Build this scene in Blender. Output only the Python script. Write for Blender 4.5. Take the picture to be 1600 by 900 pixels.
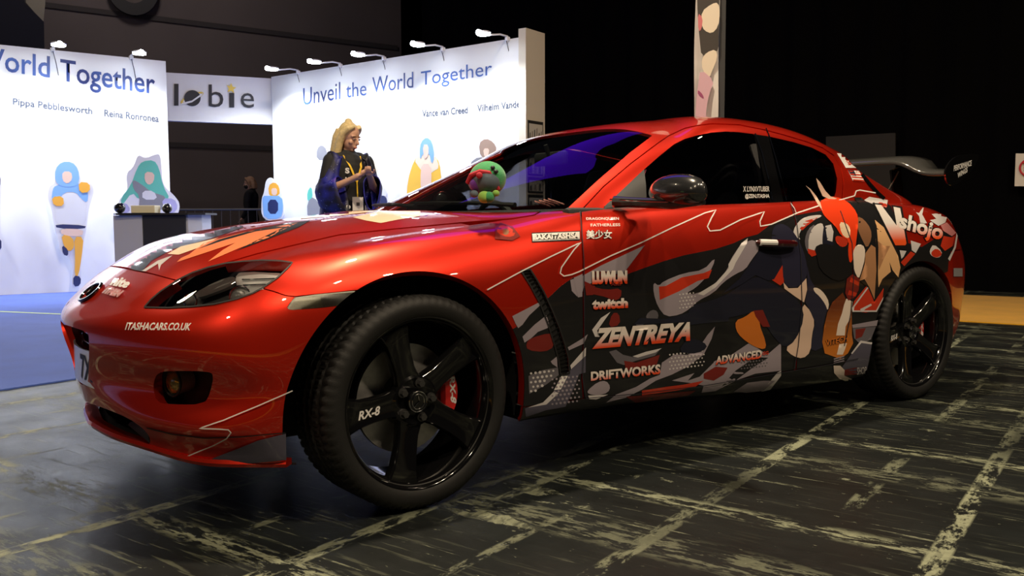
import bpy, bmesh, math, random
import numpy as np
from mathutils import Vector, Matrix, Quaternion
from mathutils.bvhtree import BVHTree
random.seed(7); rng = np.random.RandomState(5)
for _o in list(bpy.data.objects): bpy.data.objects.remove(_o, do_unlink=True)
scene = bpy.context.scene
COL = scene.collection
# ------------------------------------------------------------------ camera
CP = np.array([-1.2562, -3.0632, 0.8517]); YAW, PITCH, ROLL, FPX = 0.6230, 0.0762, -0.0036, 1357.0
_f = np.array([math.sin(YAW)*math.cos(PITCH), math.cos(YAW)*math.cos(PITCH), -math.sin(PITCH)])
_r = np.array([math.cos(YAW), -math.sin(YAW), 0.0]); _u = np.cross(_r, _f)
CR = _r*math.cos(ROLL)+_u*math.sin(ROLL); CU = -_r*math.sin(ROLL)+_u*math.cos(ROLL); CF = _f
cam_d = bpy.data.cameras.new('camera'); cam = bpy.data.objects.new('camera', cam_d); COL.objects.link(cam)
cam_d.sensor_width = 36.0; cam_d.lens = 36.0*FPX/1600.0; cam_d.clip_end = 200; cam_d.clip_start = 0.05
M4 = Matrix(((CR[0], CU[0], -CF[0], CP[0]), (CR[1], CU[1], -CF[1], CP[1]), (CR[2], CU[2], -CF[2], CP[2]), (0, 0, 0, 1)))
cam.matrix_world = M4
scene.camera = cam
# ------------------------------------------------------------------ world, exposure
world = bpy.data.worlds.new('hall_dark'); scene.world = world; world.use_nodes = True
world.node_tree.nodes['Background'].inputs[0].default_value = (0.55, 0.6, 0.8, 1)
world.node_tree.nodes['Background'].inputs[1].default_value = 0.006
scene.view_settings.view_transform = 'Standard'; scene.view_settings.look = 'None'
scene.view_settings.gamma = 1; scene.view_settings.exposure = 0.0; scene.view_settings.use_curve_mapping = False

def proj(P):
    d = np.atleast_2d(P)-CP; z = d@CF; z = np.where(np.abs(z) < 1e-6, 1e-6, z)
    return np.stack([800+FPX*(d@CR)/z, 450-FPX*(d@CU)/z], 1)
def pray(px, py):
    d = CF+(px-800)/FPX*CR-(py-450)/FPX*CU
    return d/np.linalg.norm(d)
def at_plane(px, py, co, no):
    d = pray(px, py); co = np.array(co, float); no = np.array(no, float)
    return CP+d*((co-CP)@no)/(d@no)
def at_z(px, py, z): return at_plane(px, py, (0, 0, z), (0, 0, 1))
def at_y(px, py, y): return at_plane(px, py, (0, y, 0), (0, 1, 0))
def at_depth(px, py, D):
    d = CF+(px-800)/FPX*CR-(py-450)/FPX*CU
    return CP+d*D

# ------------------------------------------------------------------ object helpers
def empty(name, loc=(0, 0, 0), rz=0.0):
    o = bpy.data.objects.new(name, None); COL.objects.link(o); o.location = loc; o.rotation_euler = (0, 0, rz)
    o.empty_display_size = 0.2
    return o
def tag(o, label=None, cat=None, group=None, kind=None):
    if label: o['label'] = label
    if cat: o['category'] = cat
    if group: o['group'] = group
    if kind: o['kind'] = kind
    return o
def link(name, me, mat=None, parent=None, smooth=True):
    o = bpy.data.objects.new(name, me); COL.objects.link(o)
    if mat is not None:
        for m in (mat if isinstance(mat, (list, tuple)) else [mat]): me.materials.append(m)
    if smooth: me.shade_smooth()
    if parent is not None:
        o.parent = parent; 
        bpy.context.view_layer.update()
        o.matrix_parent_inverse = parent.matrix_world.inverted()
    return o
def mesh_from(V, F, name='m'):
    me = bpy.data.meshes.new(name); me.from_pydata([tuple(map(float, v)) for v in V], [], [tuple(int(i) for i in f) for f in F]); me.update()
    return me
def obj_vf(name, V, F, mat=None, parent=None, smooth=False):
    return link(name, mesh_from(V, F, name), mat, parent, smooth)
def from_bm(name, bm, mat=None, parent=None, smooth=True, angle=None):
    me = bpy.data.meshes.new(name); bm.normal_update(); bm.to_mesh(me); bm.free()
    o = link(name, me, mat, parent, smooth)
    if smooth: me.set_sharp_from_angle(angle=math.radians(angle if angle else 35))
    return o
def add_box(bm, c, s, rot=None, bevel=0.0, seg=2):
    r = bmesh.ops.create_cube(bm, size=1.0); vs = r['verts']
    for v in vs: v.co = Vector((v.co.x*s[0], v.co.y*s[1], v.co.z*s[2]))
    if bevel > 0:
        es = list({e for v in vs for e in v.link_edges})
        g = bmesh.ops.bevel(bm, geom=es, offset=bevel, segments=seg, affect='EDGES', profile=0.5)
        vs = list({v for f in g['faces'] for v in f.verts} | {v for v in vs if v.is_valid})
    for v in vs:
        if rot is not None: v.co = rot @ v.co
        v.co += Vector(c)
    return vs
def add_cyl(bm, a, b, r, seg=16, r2=None, caps=True):
    a = Vector(a); b = Vector(b); d = b-a
    q = d.to_track_quat('Z', 'Y').to_matrix()
    r2 = r if r2 is None else r2
    ra = [bm.verts.new(a+q@Vector((r*math.cos(t), r*math.sin(t), 0))) for t in [2*math.pi*i/seg for i in range(seg)]]
    rb = [bm.verts.new(b+q@Vector((r2*math.cos(t), r2*math.sin(t), 0))) for t in [2*math.pi*i/seg for i in range(seg)]]
    for i in range(seg): bm.faces.new((ra[i], ra[(i+1) % seg], rb[(i+1) % seg], rb[i]))
    if caps: bm.faces.new(ra[::-1]); bm.faces.new(rb)
def add_tube(bm, pts, r, seg=8, closed=False, radii=None):
    pts = [Vector(p) for p in pts]; n = len(pts); rings = []
    up = Vector((0, 0, 1)); prev = None
    for i, p in enumerate(pts):
        if closed: t = pts[(i+1) % n]-pts[i-1]
        else: t = pts[min(i+1, n-1)]-pts[max(i-1, 0)]
        t.normalize()
        if prev is None:
            a = t.cross(up); 
            if a.length < 1e-3: a = t.cross(Vector((1, 0, 0)))
            a.normalize()
        else:
            a = prev-t*prev.dot(t); a.normalize()
        prev = a; b = t.cross(a); rr = radii[i] if radii else r
        rings.append([bm.verts.new(p+a*rr*math.cos(2*math.pi*k/seg)+b*rr*math.sin(2*math.pi*k/seg)) for k in range(seg)])
    m = n if closed else n-1
    for i in range(m):
        A = rings[i]; B = rings[(i+1) % n]
        for k in range(seg): bm.faces.new((A[k], A[(k+1) % seg], B[(k+1) % seg], B[k]))
    if not closed: bm.faces.new(rings[0][::-1]); bm.faces.new(rings[-1])
def add_lathe(bm, prof, seg=64, axis='Y', c=(0, 0, 0), closed=False):
    # prof: list of (offset along axis, radius)
    rings = []
    for (h, r) in prof:
        ring = []
        for k in range(seg):
            t = 2*math.pi*k/seg
            if axis == 'Y': p = (c[0]+r*math.cos(t), c[1]+h, c[2]+r*math.sin(t))
            elif axis == 'Z': p = (c[0]+r*math.cos(t), c[1]+r*math.sin(t), c[2]+h)
            else: p = (c[0]+h, c[1]+r*math.cos(t), c[2]+r*math.sin(t))
            ring.append(bm.verts.new(p))
        rings.append(ring)
    n = len(rings)
    for i in range(n if closed else n-1):
        A = rings[i]; B = rings[(i+1) % n]
        for k in range(seg): bm.faces.new((A[k], A[(k+1) % seg], B[(k+1) % seg], B[k]))
def add_sphere(bm, c, s, seg=20, rings=12, rot=None):
    r = bmesh.ops.create_uvsphere(bm, u_segments=seg, v_segments=rings, radius=1.0)
    for v in r['verts']:
        p = Vector((v.co.x*s[0], v.co.y*s[1], v.co.z*s[2]))
        if rot is not None: p = rot @ p
        v.co = p+Vector(c)
def fixn(bm): bmesh.ops.recalc_face_normals(bm, faces=bm.faces[:])

# ------------------------------------------------------------------ materials
MATS = {}
def mat(name, col=(0.5, 0.5, 0.5), rough=0.5, metal=0.0, coat=0.0, spec=0.5, emit=None, es=0.0, noise=0.0, nscale=30.0, bump=0.0, bscale=200.0, trans=0.0, alpha=1.0, coatr=0.03, sheen=0.0):
    if name in MATS: return MATS[name]
    m = bpy.data.materials.new(name); m.use_nodes = True; nt = m.node_tree; b = nt.nodes['Principled BSDF']
    b.inputs['Base Color'].default_value = (*col, 1); b.inputs['Roughness'].default_value = rough
    b.inputs['Metallic'].default_value = metal; b.inputs['Coat Weight'].default_value = coat; b.inputs['Coat Roughness'].default_value = coatr
    b.inputs['Specular IOR Level'].default_value = spec; b.inputs['Transmission Weight'].default_value = trans
    b.inputs['Alpha'].default_value = alpha; b.inputs['Sheen Weight'].default_value = sheen
    if emit: b.inputs['Emission Color'].default_value = (*emit, 1); b.inputs['Emission Strength'].default_value = es
    if noise > 0:
        tc = nt.nodes.new('ShaderNodeTexCoord'); n = nt.nodes.new('ShaderNodeTexNoise'); n.inputs['Scale'].default_value = nscale
        n.inputs['Detail'].default_value = 4; nt.links.new(tc.outputs['Object'], n.inputs['Vector'])
        mx = nt.nodes.new('ShaderNodeMix'); mx.data_type = 'RGBA'; nt.links.new(n.outputs['Fac'], mx.inputs[0])
        mx.inputs[6].default_value = (*[c*(1-noise) for c in col], 1); mx.inputs[7].default_value = (*[min(1, c*(1+noise)) for c in col], 1)
        nt.links.new(mx.outputs[2], b.inputs['Base Color'])
    if bump > 0:
        tc = nt.nodes.new('ShaderNodeTexCoord'); n = nt.nodes.new('ShaderNodeTexNoise'); n.inputs['Scale'].default_value = bscale
        nt.links.new(tc.outputs['Object'], n.inputs['Vector']); bp = nt.nodes.new('ShaderNodeBump'); bp.inputs['Strength'].default_value = bump
        bp.inputs['Distance'].default_value = 0.002
        nt.links.new(n.outputs['Fac'], bp.inputs['Height']); nt.links.new(bp.outputs['Normal'], b.inputs['Normal'])
    MATS[name] = m
    return m
def glass_mat(name, tint=(0.3, 0.3, 0.33), rough=0.0, ior=1.5):
    if name in MATS: return MATS[name]
    m = bpy.data.materials.new(name); m.use_nodes = True; nt = m.node_tree; nt.nodes.clear()
    out = nt.nodes.new('ShaderNodeOutputMaterial'); mx = nt.nodes.new('ShaderNodeMixShader'); tr = nt.nodes.new('ShaderNodeBsdfTransparent')
    gl = nt.nodes.new('ShaderNodeBsdfGlossy'); fr = nt.nodes.new('ShaderNodeFresnel'); fr.inputs['IOR'].default_value = ior
    tr.inputs[0].default_value = (*tint, 1); gl.inputs['Roughness'].default_value = rough; gl.inputs[0].default_value = (1, 1, 1, 1)
    nt.links.new(fr.outputs[0], mx.inputs[0]); nt.links.new(tr.outputs[0], mx.inputs[1]); nt.links.new(gl.outputs[0], mx.inputs[2]); nt.links.new(mx.outputs[0], out.inputs[0])
    MATS[name] = m
    return m
# ------------------------------------------------------------------ hall lights
def hall_light(kind, loc, energy, col, size, aim=None, spot=None, name='hall_light'):
    ld = bpy.data.lights.new(name, kind); ld.energy = energy; ld.color = col
    if kind == 'AREA': ld.shape = 'DISK'; ld.size = size
    else: ld.shadow_soft_size = size
    if kind == 'SPOT': ld.spot_size = math.radians(spot or 100); ld.spot_blend = .6
    o = bpy.data.objects.new(name, ld); COL.objects.link(o); o.location = loc
    if aim is not None: o.rotation_euler = (Vector(aim)-Vector(loc)).to_track_quat('-Z', 'Y').to_euler()
    return o
WARM = (1.0, .80, .56)
for i, (x, y, z, e) in enumerate(((0.9, 0.3, 6.5, 470), (0.5, -4.0, 6.5, 120), (2.3, -5.4, 6.5, 165), (3.3, -5.7, 6.5, 140), (-3.2, -3.6, 6.5, 190), (-2.9, 6.0, 6.5, 30), (7.0, -8.5, 6.5, 60), (-7.5, -1.2, 6.5, 120), (5.5, -2.5, 6.5, 50))):
    hall_light('AREA', (x, y, z), e, WARM, .30, (x, y, 0) if i else (.3, -.4, 0))
_v = hall_light('AREA', (4.5, 5.6, 6.4), 22, (.12, .01, 1.0), 1.0, None, name='stage_wash_violet')
_v.data.shape = 'RECTANGLE'; _v.data.size = 1.8; _v.data.size_y = 5.0; _v.rotation_euler = (0, 0, -.1)
for (x, y) in ((-6, 11.5), (2, 12.5)): hall_light('AREA', (x, y, 8.5), 90, (1, .86, .80), 1.2, (x+1, 17, 3))
# ------------------------------------------------------------------ car body surfaces (lofted control nets, C2 splines)
def spline(kn, P, t):
    n = len(kn); h = np.diff(kn); A = np.zeros((n, n)); B = np.zeros((n,)+P.shape[1:])
    A[0, 0] = A[-1, -1] = 1
    for i in range(1, n-1):
        A[i, i-1] = h[i-1]; A[i, i] = 2*(h[i-1]+h[i]); A[i, i+1] = h[i]
        B[i] = 6*((P[i+1]-P[i])/h[i]-(P[i]-P[i-1])/h[i-1])
    M = np.linalg.solve(A, B.reshape(n, -1)).reshape(B.shape)
    i = np.clip(np.searchsorted(kn, t, 'right')-1, 0, n-2); hh = h[i]
    sh = (-1,)+(1,)*(P.ndim-1)
    a = ((kn[i+1]-t)/hh).reshape(sh); b = ((t-kn[i])/hh).reshape(sh); hh = hh.reshape(sh)
    return a*P[i]+b*P[i+1]+((a**3-a)*M[i]+(b**3-b)*M[i+1])*hh*hh/6
def knots(P, axis):
    d = np.linalg.norm(np.diff(P, axis=axis), axis=2); d = d.mean(axis=1-axis)
    d = np.maximum(d, 0.03)**0.75
    return np.concatenate([[0], np.cumsum(d)])
def loft(net, nu, nv, top_mirror=True):
    # net[station][row] = (x, y, z), y >= 0 outward ; stations 0 and -1 on y = 0 ; last row on y = 0
    P = np.array(net, float); flip = np.array([1, -1, 1.0])
    Pe = np.concatenate([P[2:0:-1]*flip, P, P[-2:-4:-1]*flip], 0)
    Pe = np.concatenate([Pe, Pe[:, -2:-4:-1]*flip], 1)
    ku = knots(Pe, 0); kv = knots(Pe, 1)
    nS, nR = P.shape[:2]
    u0, u1 = ku[2], ku[2+nS-1]; v1 = kv[nR-1]
    tu = np.linspace(u0, u1, nu); tv = np.linspace(0, v1, nv)
    Q = spline(ku, Pe, tu); Q = spline(kv, Q.transpose(1, 0, 2), tv).transpose(1, 0, 2)
    U = np.interp(tu, ku[2:2+nS], np.arange(nS)); V = np.interp(tv, kv[:nR], np.arange(nR))
    Q[:, :, 1] *= -1                                    # near side is y < 0
    Q[0, :, 1] = 0; Q[-1, :, 1] = 0; Q[:, -1, 1] = 0
    du = np.gradient(Q, axis=0); dv = np.gradient(Q, axis=1)
    N = np.cross(du, dv); ln = np.linalg.norm(N, axis=2, keepdims=True); N = N/np.maximum(ln, 1e-12)
    UU, VV = np.meshgrid(U, V, indexing='ij')
    idx = np.arange(nu*nv).reshape(nu, nv)
    a = idx[:-1, :-1].ravel(); b = idx[1:, :-1].ravel(); c = idx[1:, 1:].ravel(); d = idx[:-1, 1:].ravel()
    T = np.concatenate([np.stack([a, b, c], 1), np.stack([a, c, d], 1)], 0)
    X = np.concatenate([Q.reshape(-1, 3), N.reshape(-1, 3), UU.reshape(-1, 1), VV.reshape(-1, 1)], 1)   # x y z nx ny nz u v
    # orient outward
    cen = X[:, :3].mean(0)
    if ((X[:, :3]-cen)*X[:, 3:6]).sum() < 0: X[:, 3:6] *= -1; T = T[:, ::-1]
    return Surf(X, T)
class Surf:
    def __init__(s, X, T): s.X = X; s.T = T
    def cut(s, f):
        # f: function of X rows or array ; splits triangles along f = 0
        fv = f(s.X) if callable(f) else f
        fv = np.where(np.abs(fv) < 1e-9, 1e-9, fv); sg = fv > 0
        T = s.T; st = sg[T]; k = st.sum(1); mixed = (k == 1) | (k == 2)
        if not mixed.any(): return s
        M = T[mixed]; sm = st[mixed]; lone_val = (k[mixed] == 1)
        lone = np.argmax(sm == lone_val[:, None], 1); ar = np.arange(len(M))
        A = M[ar, lone]; B = M[ar, (lone+1) % 3]; C = M[ar, (lone+2) % 3]
        e1 = np.sort(np.stack([A, B], 1), 1); e2 = np.sort(np.stack([A, C], 1), 1)
        E, inv = np.unique(np.concatenate([e1, e2], 0), axis=0, return_inverse=True); inv = inv.ravel()
        t = (fv[E[:, 0]]/(fv[E[:, 0]]-fv[E[:, 1]]))[:, None]
        NX = s.X[E[:, 0]]*(1-t)+s.X[E[:, 1]]*t
        n0 = len(s.X); i1 = n0+inv[:len(M)]; i2 = n0+inv[len(M):]
        s.X = np.concatenate([s.X, NX], 0)
        s.T = np.concatenate([T[~mixed], np.stack([A, i1, i2], 1), np.stack([i1, B, C], 1), np.stack([i1, C, i2], 1)], 0)
        return s
    def cen(s): return s.X[s.T].mean(1)
    def split(s, f, gap=0.0):
        # returns (inside, rest), f < 0 inside
        if gap > 0:
            s.cut(lambda X: f(X)+gap); s.cut(lambda X: f(X)-gap)
            fc = f(s.cen()); return s.sub(fc < -gap), s.sub(fc > gap)
        s.cut(f); fc = f(s.cen()); return s.sub(fc < 0), s.sub(fc >= 0)
    def sub(s, m):
        T = s.T[m]; idx, inv = np.unique(T, return_inverse=True)
        return Surf(s.X[idx].copy(), inv.reshape(-1, 3)) if len(T) else Surf(s.X[:0], T)
    def largest(s):
        _, w = np.unique(np.round(s.X[:, :3], 6), axis=0, return_inverse=True); w = w.ravel(); T = w[s.T]
        L = np.arange(w.max()+1)
        for _i in range(4000):
            m = L[T].min(1); L2 = L.copy(); np.minimum.at(L2, T.ravel(), np.repeat(m, 3)); L2 = L2[L2]
            if (L2 == L).all(): break
            L = L2
        t = L[T[:, 0]]; u, c = np.unique(t, return_counts=True); return s.sub(t == u[np.argmax(c)])
    def offset(s, d):
        X = s.X.copy(); X[:, :3] += X[:, 3:6]*(d[:, None] if isinstance(d, np.ndarray) else d); return Surf(X, s.T.copy())
    def mirrored(s):
        X = s.X.copy(); X[:, 1] *= -1; X[:, 4] *= -1; return Surf(X, s.T[:, ::-1].copy())
    def plus(s, o): return Surf(np.concatenate([s.X, o.X], 0), np.concatenate([s.T, o.T+len(s.X)], 0))
    def both(s): return s.plus(s.mirrored())
    def boundary(s):
        E = np.concatenate([s.T[:, [0, 1]], s.T[:, [1, 2]], s.T[:, [2, 0]]], 0)
        key = np.sort(E, 1); _, inv, cnt = np.unique(key, axis=0, return_inverse=True, return_counts=True)
        return E[cnt[inv.ravel()] == 1]
    def bvh(s): return BVHTree.FromPolygons([tuple(v) for v in s.X[:, :3]], [tuple(int(i) for i in t) for t in s.T])
    def obj(s, name, mats, parent=None, flange=0.012, centre_ok=True, face_mat=None):
        X = s.X; T = s.T; V = X[:, :3]; N = X[:, 3:6]/np.maximum(np.linalg.norm(X[:, 3:6], axis=1, keepdims=True), 1e-9)
        FN = []; nT = len(T); Vs = [V]; Ns = [N]; Ts = [T]; n = len(V)
        if flange > 0:
            B = s.boundary()
            keep = ~((np.abs(V[B[:, 0], 1]) < 1e-4) & (np.abs(V[B[:, 1], 1]) < 1e-4))
            B = B[keep]
            if len(B):
                a = V[B[:, 0]]; b = V[B[:, 1]]; na = N[B[:, 0]]; nb = N[B[:, 1]]
                a2 = a-na*flange; b2 = b-nb*flange
                fn = np.cross(na, b-a); fn = -fn/np.maximum(np.linalg.norm(fn, axis=1, keepdims=True), 1e-9)
                k = len(B); Vs.append(np.concatenate([a, b, b2, a2], 0)); Ns.append(np.concatenate([-fn]*4, 0)*-1)
                i = n+np.arange(k); Ts.append(np.concatenate([np.stack([i+k, i, i+3*k], 1), np.stack([i+k, i+3*k, i+2*k], 1)], 0))
        V = np.concatenate(Vs); N = np.concatenate(Ns); T = np.concatenate(Ts)
        me = bpy.data.meshes.new(name)
        me.vertices.add(len(V)); me.vertices.foreach_set('co', V.ravel())
        me.loops.add(len(T)*3); me.loops.foreach_set('vertex_index', T.ravel().astype(np.int32))
        me.polygons.add(len(T)); me.polygons.foreach_set('loop_start', np.arange(0, len(T)*3, 3, dtype=np.int32)); 
        me.polygons.foreach_set('loop_total', np.full(len(T), 3, dtype=np.int32))
        me.update(calc_edges=True); me.validate()
        me.shade_smooth()
        if len(me.vertices) == len(V): me.normals_split_custom_set_from_vertices([tuple(v) for v in N])
        o = link(name, me, mats, parent, smooth=False)
        return o
def poly_sdf(P, poly):
    # signed distance of 2D points to polygon, negative inside
    poly = np.array(poly, float); d2 = np.full(len(P), 1e18); ins = np.zeros(len(P), bool)
    for i in range(len(poly)):
        a = poly[i]; b = poly[(i+1) % len(poly)]; e = b-a; w = P-a
        t = np.clip((w@e)/max(e@e, 1e-12), 0, 1); q = w-t[:, None]*e; d2 = np.minimum(d2, (q**2).sum(1))
        c = (a[1] > P[:, 1]) != (b[1] > P[:, 1])
        with np.errstate(divide='ignore', invalid='ignore'):
            xi = (b[0]-a[0])*(P[:, 1]-a[1])/(b[1]-a[1])+a[0]
        ins ^= c & (P[:, 0] < xi)
    d = np.sqrt(d2); return np.where(ins, -d, d)
def smooth_poly(poly, it=1):
    p = np.array(poly, float)
    for _ in range(it):
        q = np.empty((2*len(p), 2)); nx = np.roll(p, -1, 0)
        q[0::2] = p*.75+nx*.25; q[1::2] = p*.25+nx*.75; p = q
    return p
def pxf(poly, sm=0):
    pl = smooth_poly(poly, sm) if sm else np.array(poly, float)
    return lambda X: poly_sdf(proj(X[:, :3]), pl)

BODY = [
 [(-.60,0,.18),(-.760,0,.185),(-.772,0,.23),(-.79,0,.33),(-.822,0,.46),(-.828,0,.55),(-.788,0,.62),(-.742,0,.66),(-.65,0,.708),(-.46,0,.778),(-.25,0,.832)],
 [(-.58,.2,.18),(-.735,.22,.185),(-.748,.22,.23),(-.768,.23,.33),(-.800,.23,.46),(-.806,.23,.55),(-.768,.23,.62),(-.722,.23,.663),(-.63,.22,.712),(-.45,.17,.78),(-.22,0,.836)],
 [(-.56,.40,.18),(-.682,.43,.185),(-.695,.44,.23),(-.715,.45,.33),(-.742,.455,.46),(-.745,.455,.56),(-.705,.45,.635),(-.655,.44,.68),(-.57,.41,.728),(-.40,.30,.79),(-.15,0,.845)],
 [(-.50,.56,.18),(-.602,.60,.185),(-.615,.61,.23),(-.635,.625,.33),(-.655,.635,.46),(-.65,.635,.57),(-.60,.62,.65),(-.54,.595,.70),(-.45,.54,.745),(-.30,.38,.80),(-.07,0,.855)],
 [(-.42,.66,.185),(-.505,.725,.19),(-.515,.74,.23),(-.53,.76,.33),(-.54,.77,.46),(-.53,.765,.58),(-.475,.735,.675),(-.42,.69,.728),(-.32,.60,.765),(-.19,.40,.812),(.02,0,.863)],
 [(-.34,.74,.19),(-.40,.825,.195),(-.41,.838,.23),(-.41,.85,.34),(-.405,.858,.46),(-.39,.853,.59),(-.345,.815,.69),(-.28,.745,.752),(-.2,.63,.783),(-.08,.40,.825),(.1,0,.872)],
 [(-.2,.74,.19),(-.22,.84,.2),(-.22,.855,.24),(-.22,.870,.34),(-.22,.880,.48),(-.21,.876,.62),(-.185,.84,.717),(-.14,.765,.777),(-.08,.64,.798),(.02,.41,.838),(.17,0,.880)],
 [(0,.74,.19),(0,.84,.2),(0,.86,.24),(0,.875,.34),(0,.886,.48),(0,.885,.63),(.01,.85,.733),(.03,.772,.797),(.06,.65,.816),(.13,.42,.853),(.25,0,.888)],
 [(.22,.74,.19),(.22,.835,.2),(.22,.855,.24),(.22,.868,.34),(.22,.878,.48),(.22,.876,.63),(.22,.842,.745),(.22,.772,.812),(.23,.66,.834),(.27,.43,.866),(.34,0,.896)],
 [(.42,.74,.19),(.42,.825,.2),(.42,.845,.24),(.42,.856,.34),(.42,.866,.49),(.42,.862,.64),(.42,.835,.762),(.42,.778,.826),(.42,.68,.852),(.45,.44,.88),(.48,0,.905)],
 [(.62,.74,.19),(.62,.815,.197),(.62,.838,.235),(.62,.846,.34),(.62,.854,.5),(.62,.85,.66),(.62,.827,.79),(.62,.785,.852),(.62,.71,.880),(.62,.45,.893),(.62,0,.91)],
 [(.9,.74,.185),(.9,.81,.19),(.9,.836,.23),(.9,.848,.34),(.9,.858,.5),(.9,.855,.66),(.9,.827,.81),(.9,.79,.875),(.9,.74,.898),(.9,.45,.895),(.9,0,.9)],
 [(1.35,.74,.172),(1.35,.81,.177),(1.35,.838,.22),(1.35,.85,.34),(1.35,.861,.5),(1.35,.857,.66),(1.35,.826,.82),(1.35,.79,.89),(1.35,.742,.915),(1.35,.45,.91),(1.35,0,.91)],
 [(1.8,.74,.16),(1.8,.81,.165),(1.8,.842,.21),(1.8,.855,.34),(1.8,.865,.5),(1.8,.861,.66),(1.8,.827,.83),(1.8,.787,.905),(1.8,.738,.93),(1.8,.45,.92),(1.8,0,.92)],
 [(2.15,.74,.155),(2.15,.82,.16),(2.15,.85,.21),(2.15,.864,.34),(2.15,.872,.5),(2.15,.870,.66),(2.15,.836,.83),(2.15,.79,.912),(2.15,.735,.942),(2.15,.45,.94),(2.15,0,.94)],
 [(2.4,.74,.155),(2.4,.83,.165),(2.4,.86,.22),(2.4,.872,.34),(2.4,.882,.5),(2.4,.882,.65),(2.4,.85,.81),(2.4,.795,.905),(2.4,.73,.942),(2.4,.45,.95),(2.4,0,.95)],
 [(2.7,.74,.17),(2.7,.835,.18),(2.7,.862,.23),(2.7,.876,.34),(2.7,.888,.5),(2.7,.888,.65),(2.7,.857,.79),(2.7,.797,.89),(2.7,.71,.938),(2.7,.45,.955),(2.7,0,.965)],
 [(2.95,.74,.18),(2.95,.83,.19),(2.95,.855,.24),(2.95,.868,.34),(2.95,.88,.5),(2.95,.877,.65),(2.95,.845,.79),(2.95,.787,.885),(2.95,.695,.928),(2.94,.43,.945),(2.88,0,.955)],
 [(3.12,.72,.20),(3.16,.80,.21),(3.17,.82,.25),(3.17,.835,.34),(3.17,.85,.5),(3.16,.846,.65),(3.15,.813,.79),(3.14,.757,.88),(3.12,.655,.916),(3.07,.40,.933),(2.96,0,.945)],
 [(3.26,.64,.23),(3.32,.71,.24),(3.34,.735,.28),(3.36,.75,.36),(3.37,.76,.5),(3.36,.76,.65),(3.31,.735,.79),(3.28,.69,.872),(3.23,.58,.904),(3.14,.35,.923),(3.02,0,.937)],
 [(3.36,.46,.24),(3.43,.53,.25),(3.45,.54,.29),(3.475,.55,.38),(3.49,.56,.5),(3.475,.56,.65),(3.41,.55,.79),(3.37,.52,.875),(3.31,.42,.903),(3.20,.24,.92),(3.06,0,.933)],
 [(3.42,.24,.24),(3.49,.28,.25),(3.51,.29,.29),(3.54,.29,.38),(3.555,.30,.5),(3.54,.30,.65),(3.46,.29,.80),(3.42,.27,.885),(3.35,.22,.905),(3.23,.13,.92),(3.08,0,.931)],
 [(3.44,0,.24),(3.51,0,.25),(3.53,0,.29),(3.56,0,.38),(3.575,0,.5),(3.56,0,.65),(3.48,0,.80),(3.435,0,.89),(3.36,0,.907),(3.24,0,.92),(3.09,0,.93)],
]
ROOF = [
 [(.36,0,.87),(.42,0,.90),(.72,0,1.043),(1.0,0,1.163),(1.22,0,1.243),(1.42,0,1.29),(1.62,0,1.318)],
 [(.39,.35,.87),(.45,.35,.90),(.74,.33,1.042),(1.01,.31,1.160),(1.235,.29,1.240),(1.43,.2,1.288),(1.64,0,1.319)],
 [(.54,.61,.87),(.60,.60,.90),(.83,.555,1.025),(1.05,.52,1.132),(1.24,.49,1.208),(1.45,.34,1.277),(1.66,0,1.320)],
 [(.68,.74,.865),(.74,.715,.895),(.93,.66,1.005),(1.12,.615,1.105),(1.29,.575,1.182),(1.47,.42,1.266),(1.68,0,1.321)],
 [(1.0,.765,.865),(1.0,.74,.898),(1.08,.705,.995),(1.2,.66,1.10),(1.36,.61,1.195),(1.5,.45,1.27),(1.7,0,1.322)],
 [(1.35,.77,.875),(1.35,.747,.912),(1.37,.715,1.02),(1.42,.67,1.14),(1.5,.615,1.225),(1.58,.45,1.284),(1.76,0,1.324)],
 [(1.7,.77,.89),(1.7,.745,.927),(1.7,.715,1.035),(1.72,.665,1.155),(1.74,.61,1.235),(1.78,.43,1.293),(1.86,0,1.324)],
 [(2.05,.765,.90),(2.05,.742,.937),(2.05,.712,1.04),(2.04,.66,1.15),(2.03,.60,1.228),(2.02,.42,1.287),(2.0,0,1.320)],
 [(2.35,.755,.91),(2.35,.735,.945),(2.34,.695,1.04),(2.31,.645,1.13),(2.27,.585,1.20),(2.2,.41,1.270),(2.12,0,1.314)],
 [(2.68,.735,.91),(2.68,.712,.945),(2.62,.668,1.035),(2.53,.62,1.11),(2.44,.56,1.172),(2.33,.40,1.243),(2.2,0,1.306)],
 [(3.02,.655,.90),(3.0,.635,.938),(2.88,.595,1.03),(2.72,.55,1.11),(2.57,.505,1.168),(2.42,.37,1.228),(2.26,0,1.299)],
 [(3.12,.455,.90),(3.10,.44,.938),(2.94,.42,1.035),(2.77,.39,1.12),(2.61,.36,1.182),(2.46,.26,1.237),(2.3,0,1.294)],
 [(3.16,0,.90),(3.14,0,.938),(2.98,0,1.04),(2.80,0,1.13),(2.64,0,1.195),(2.5,0,1.244),(2.33,0,1.289)],
]

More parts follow.
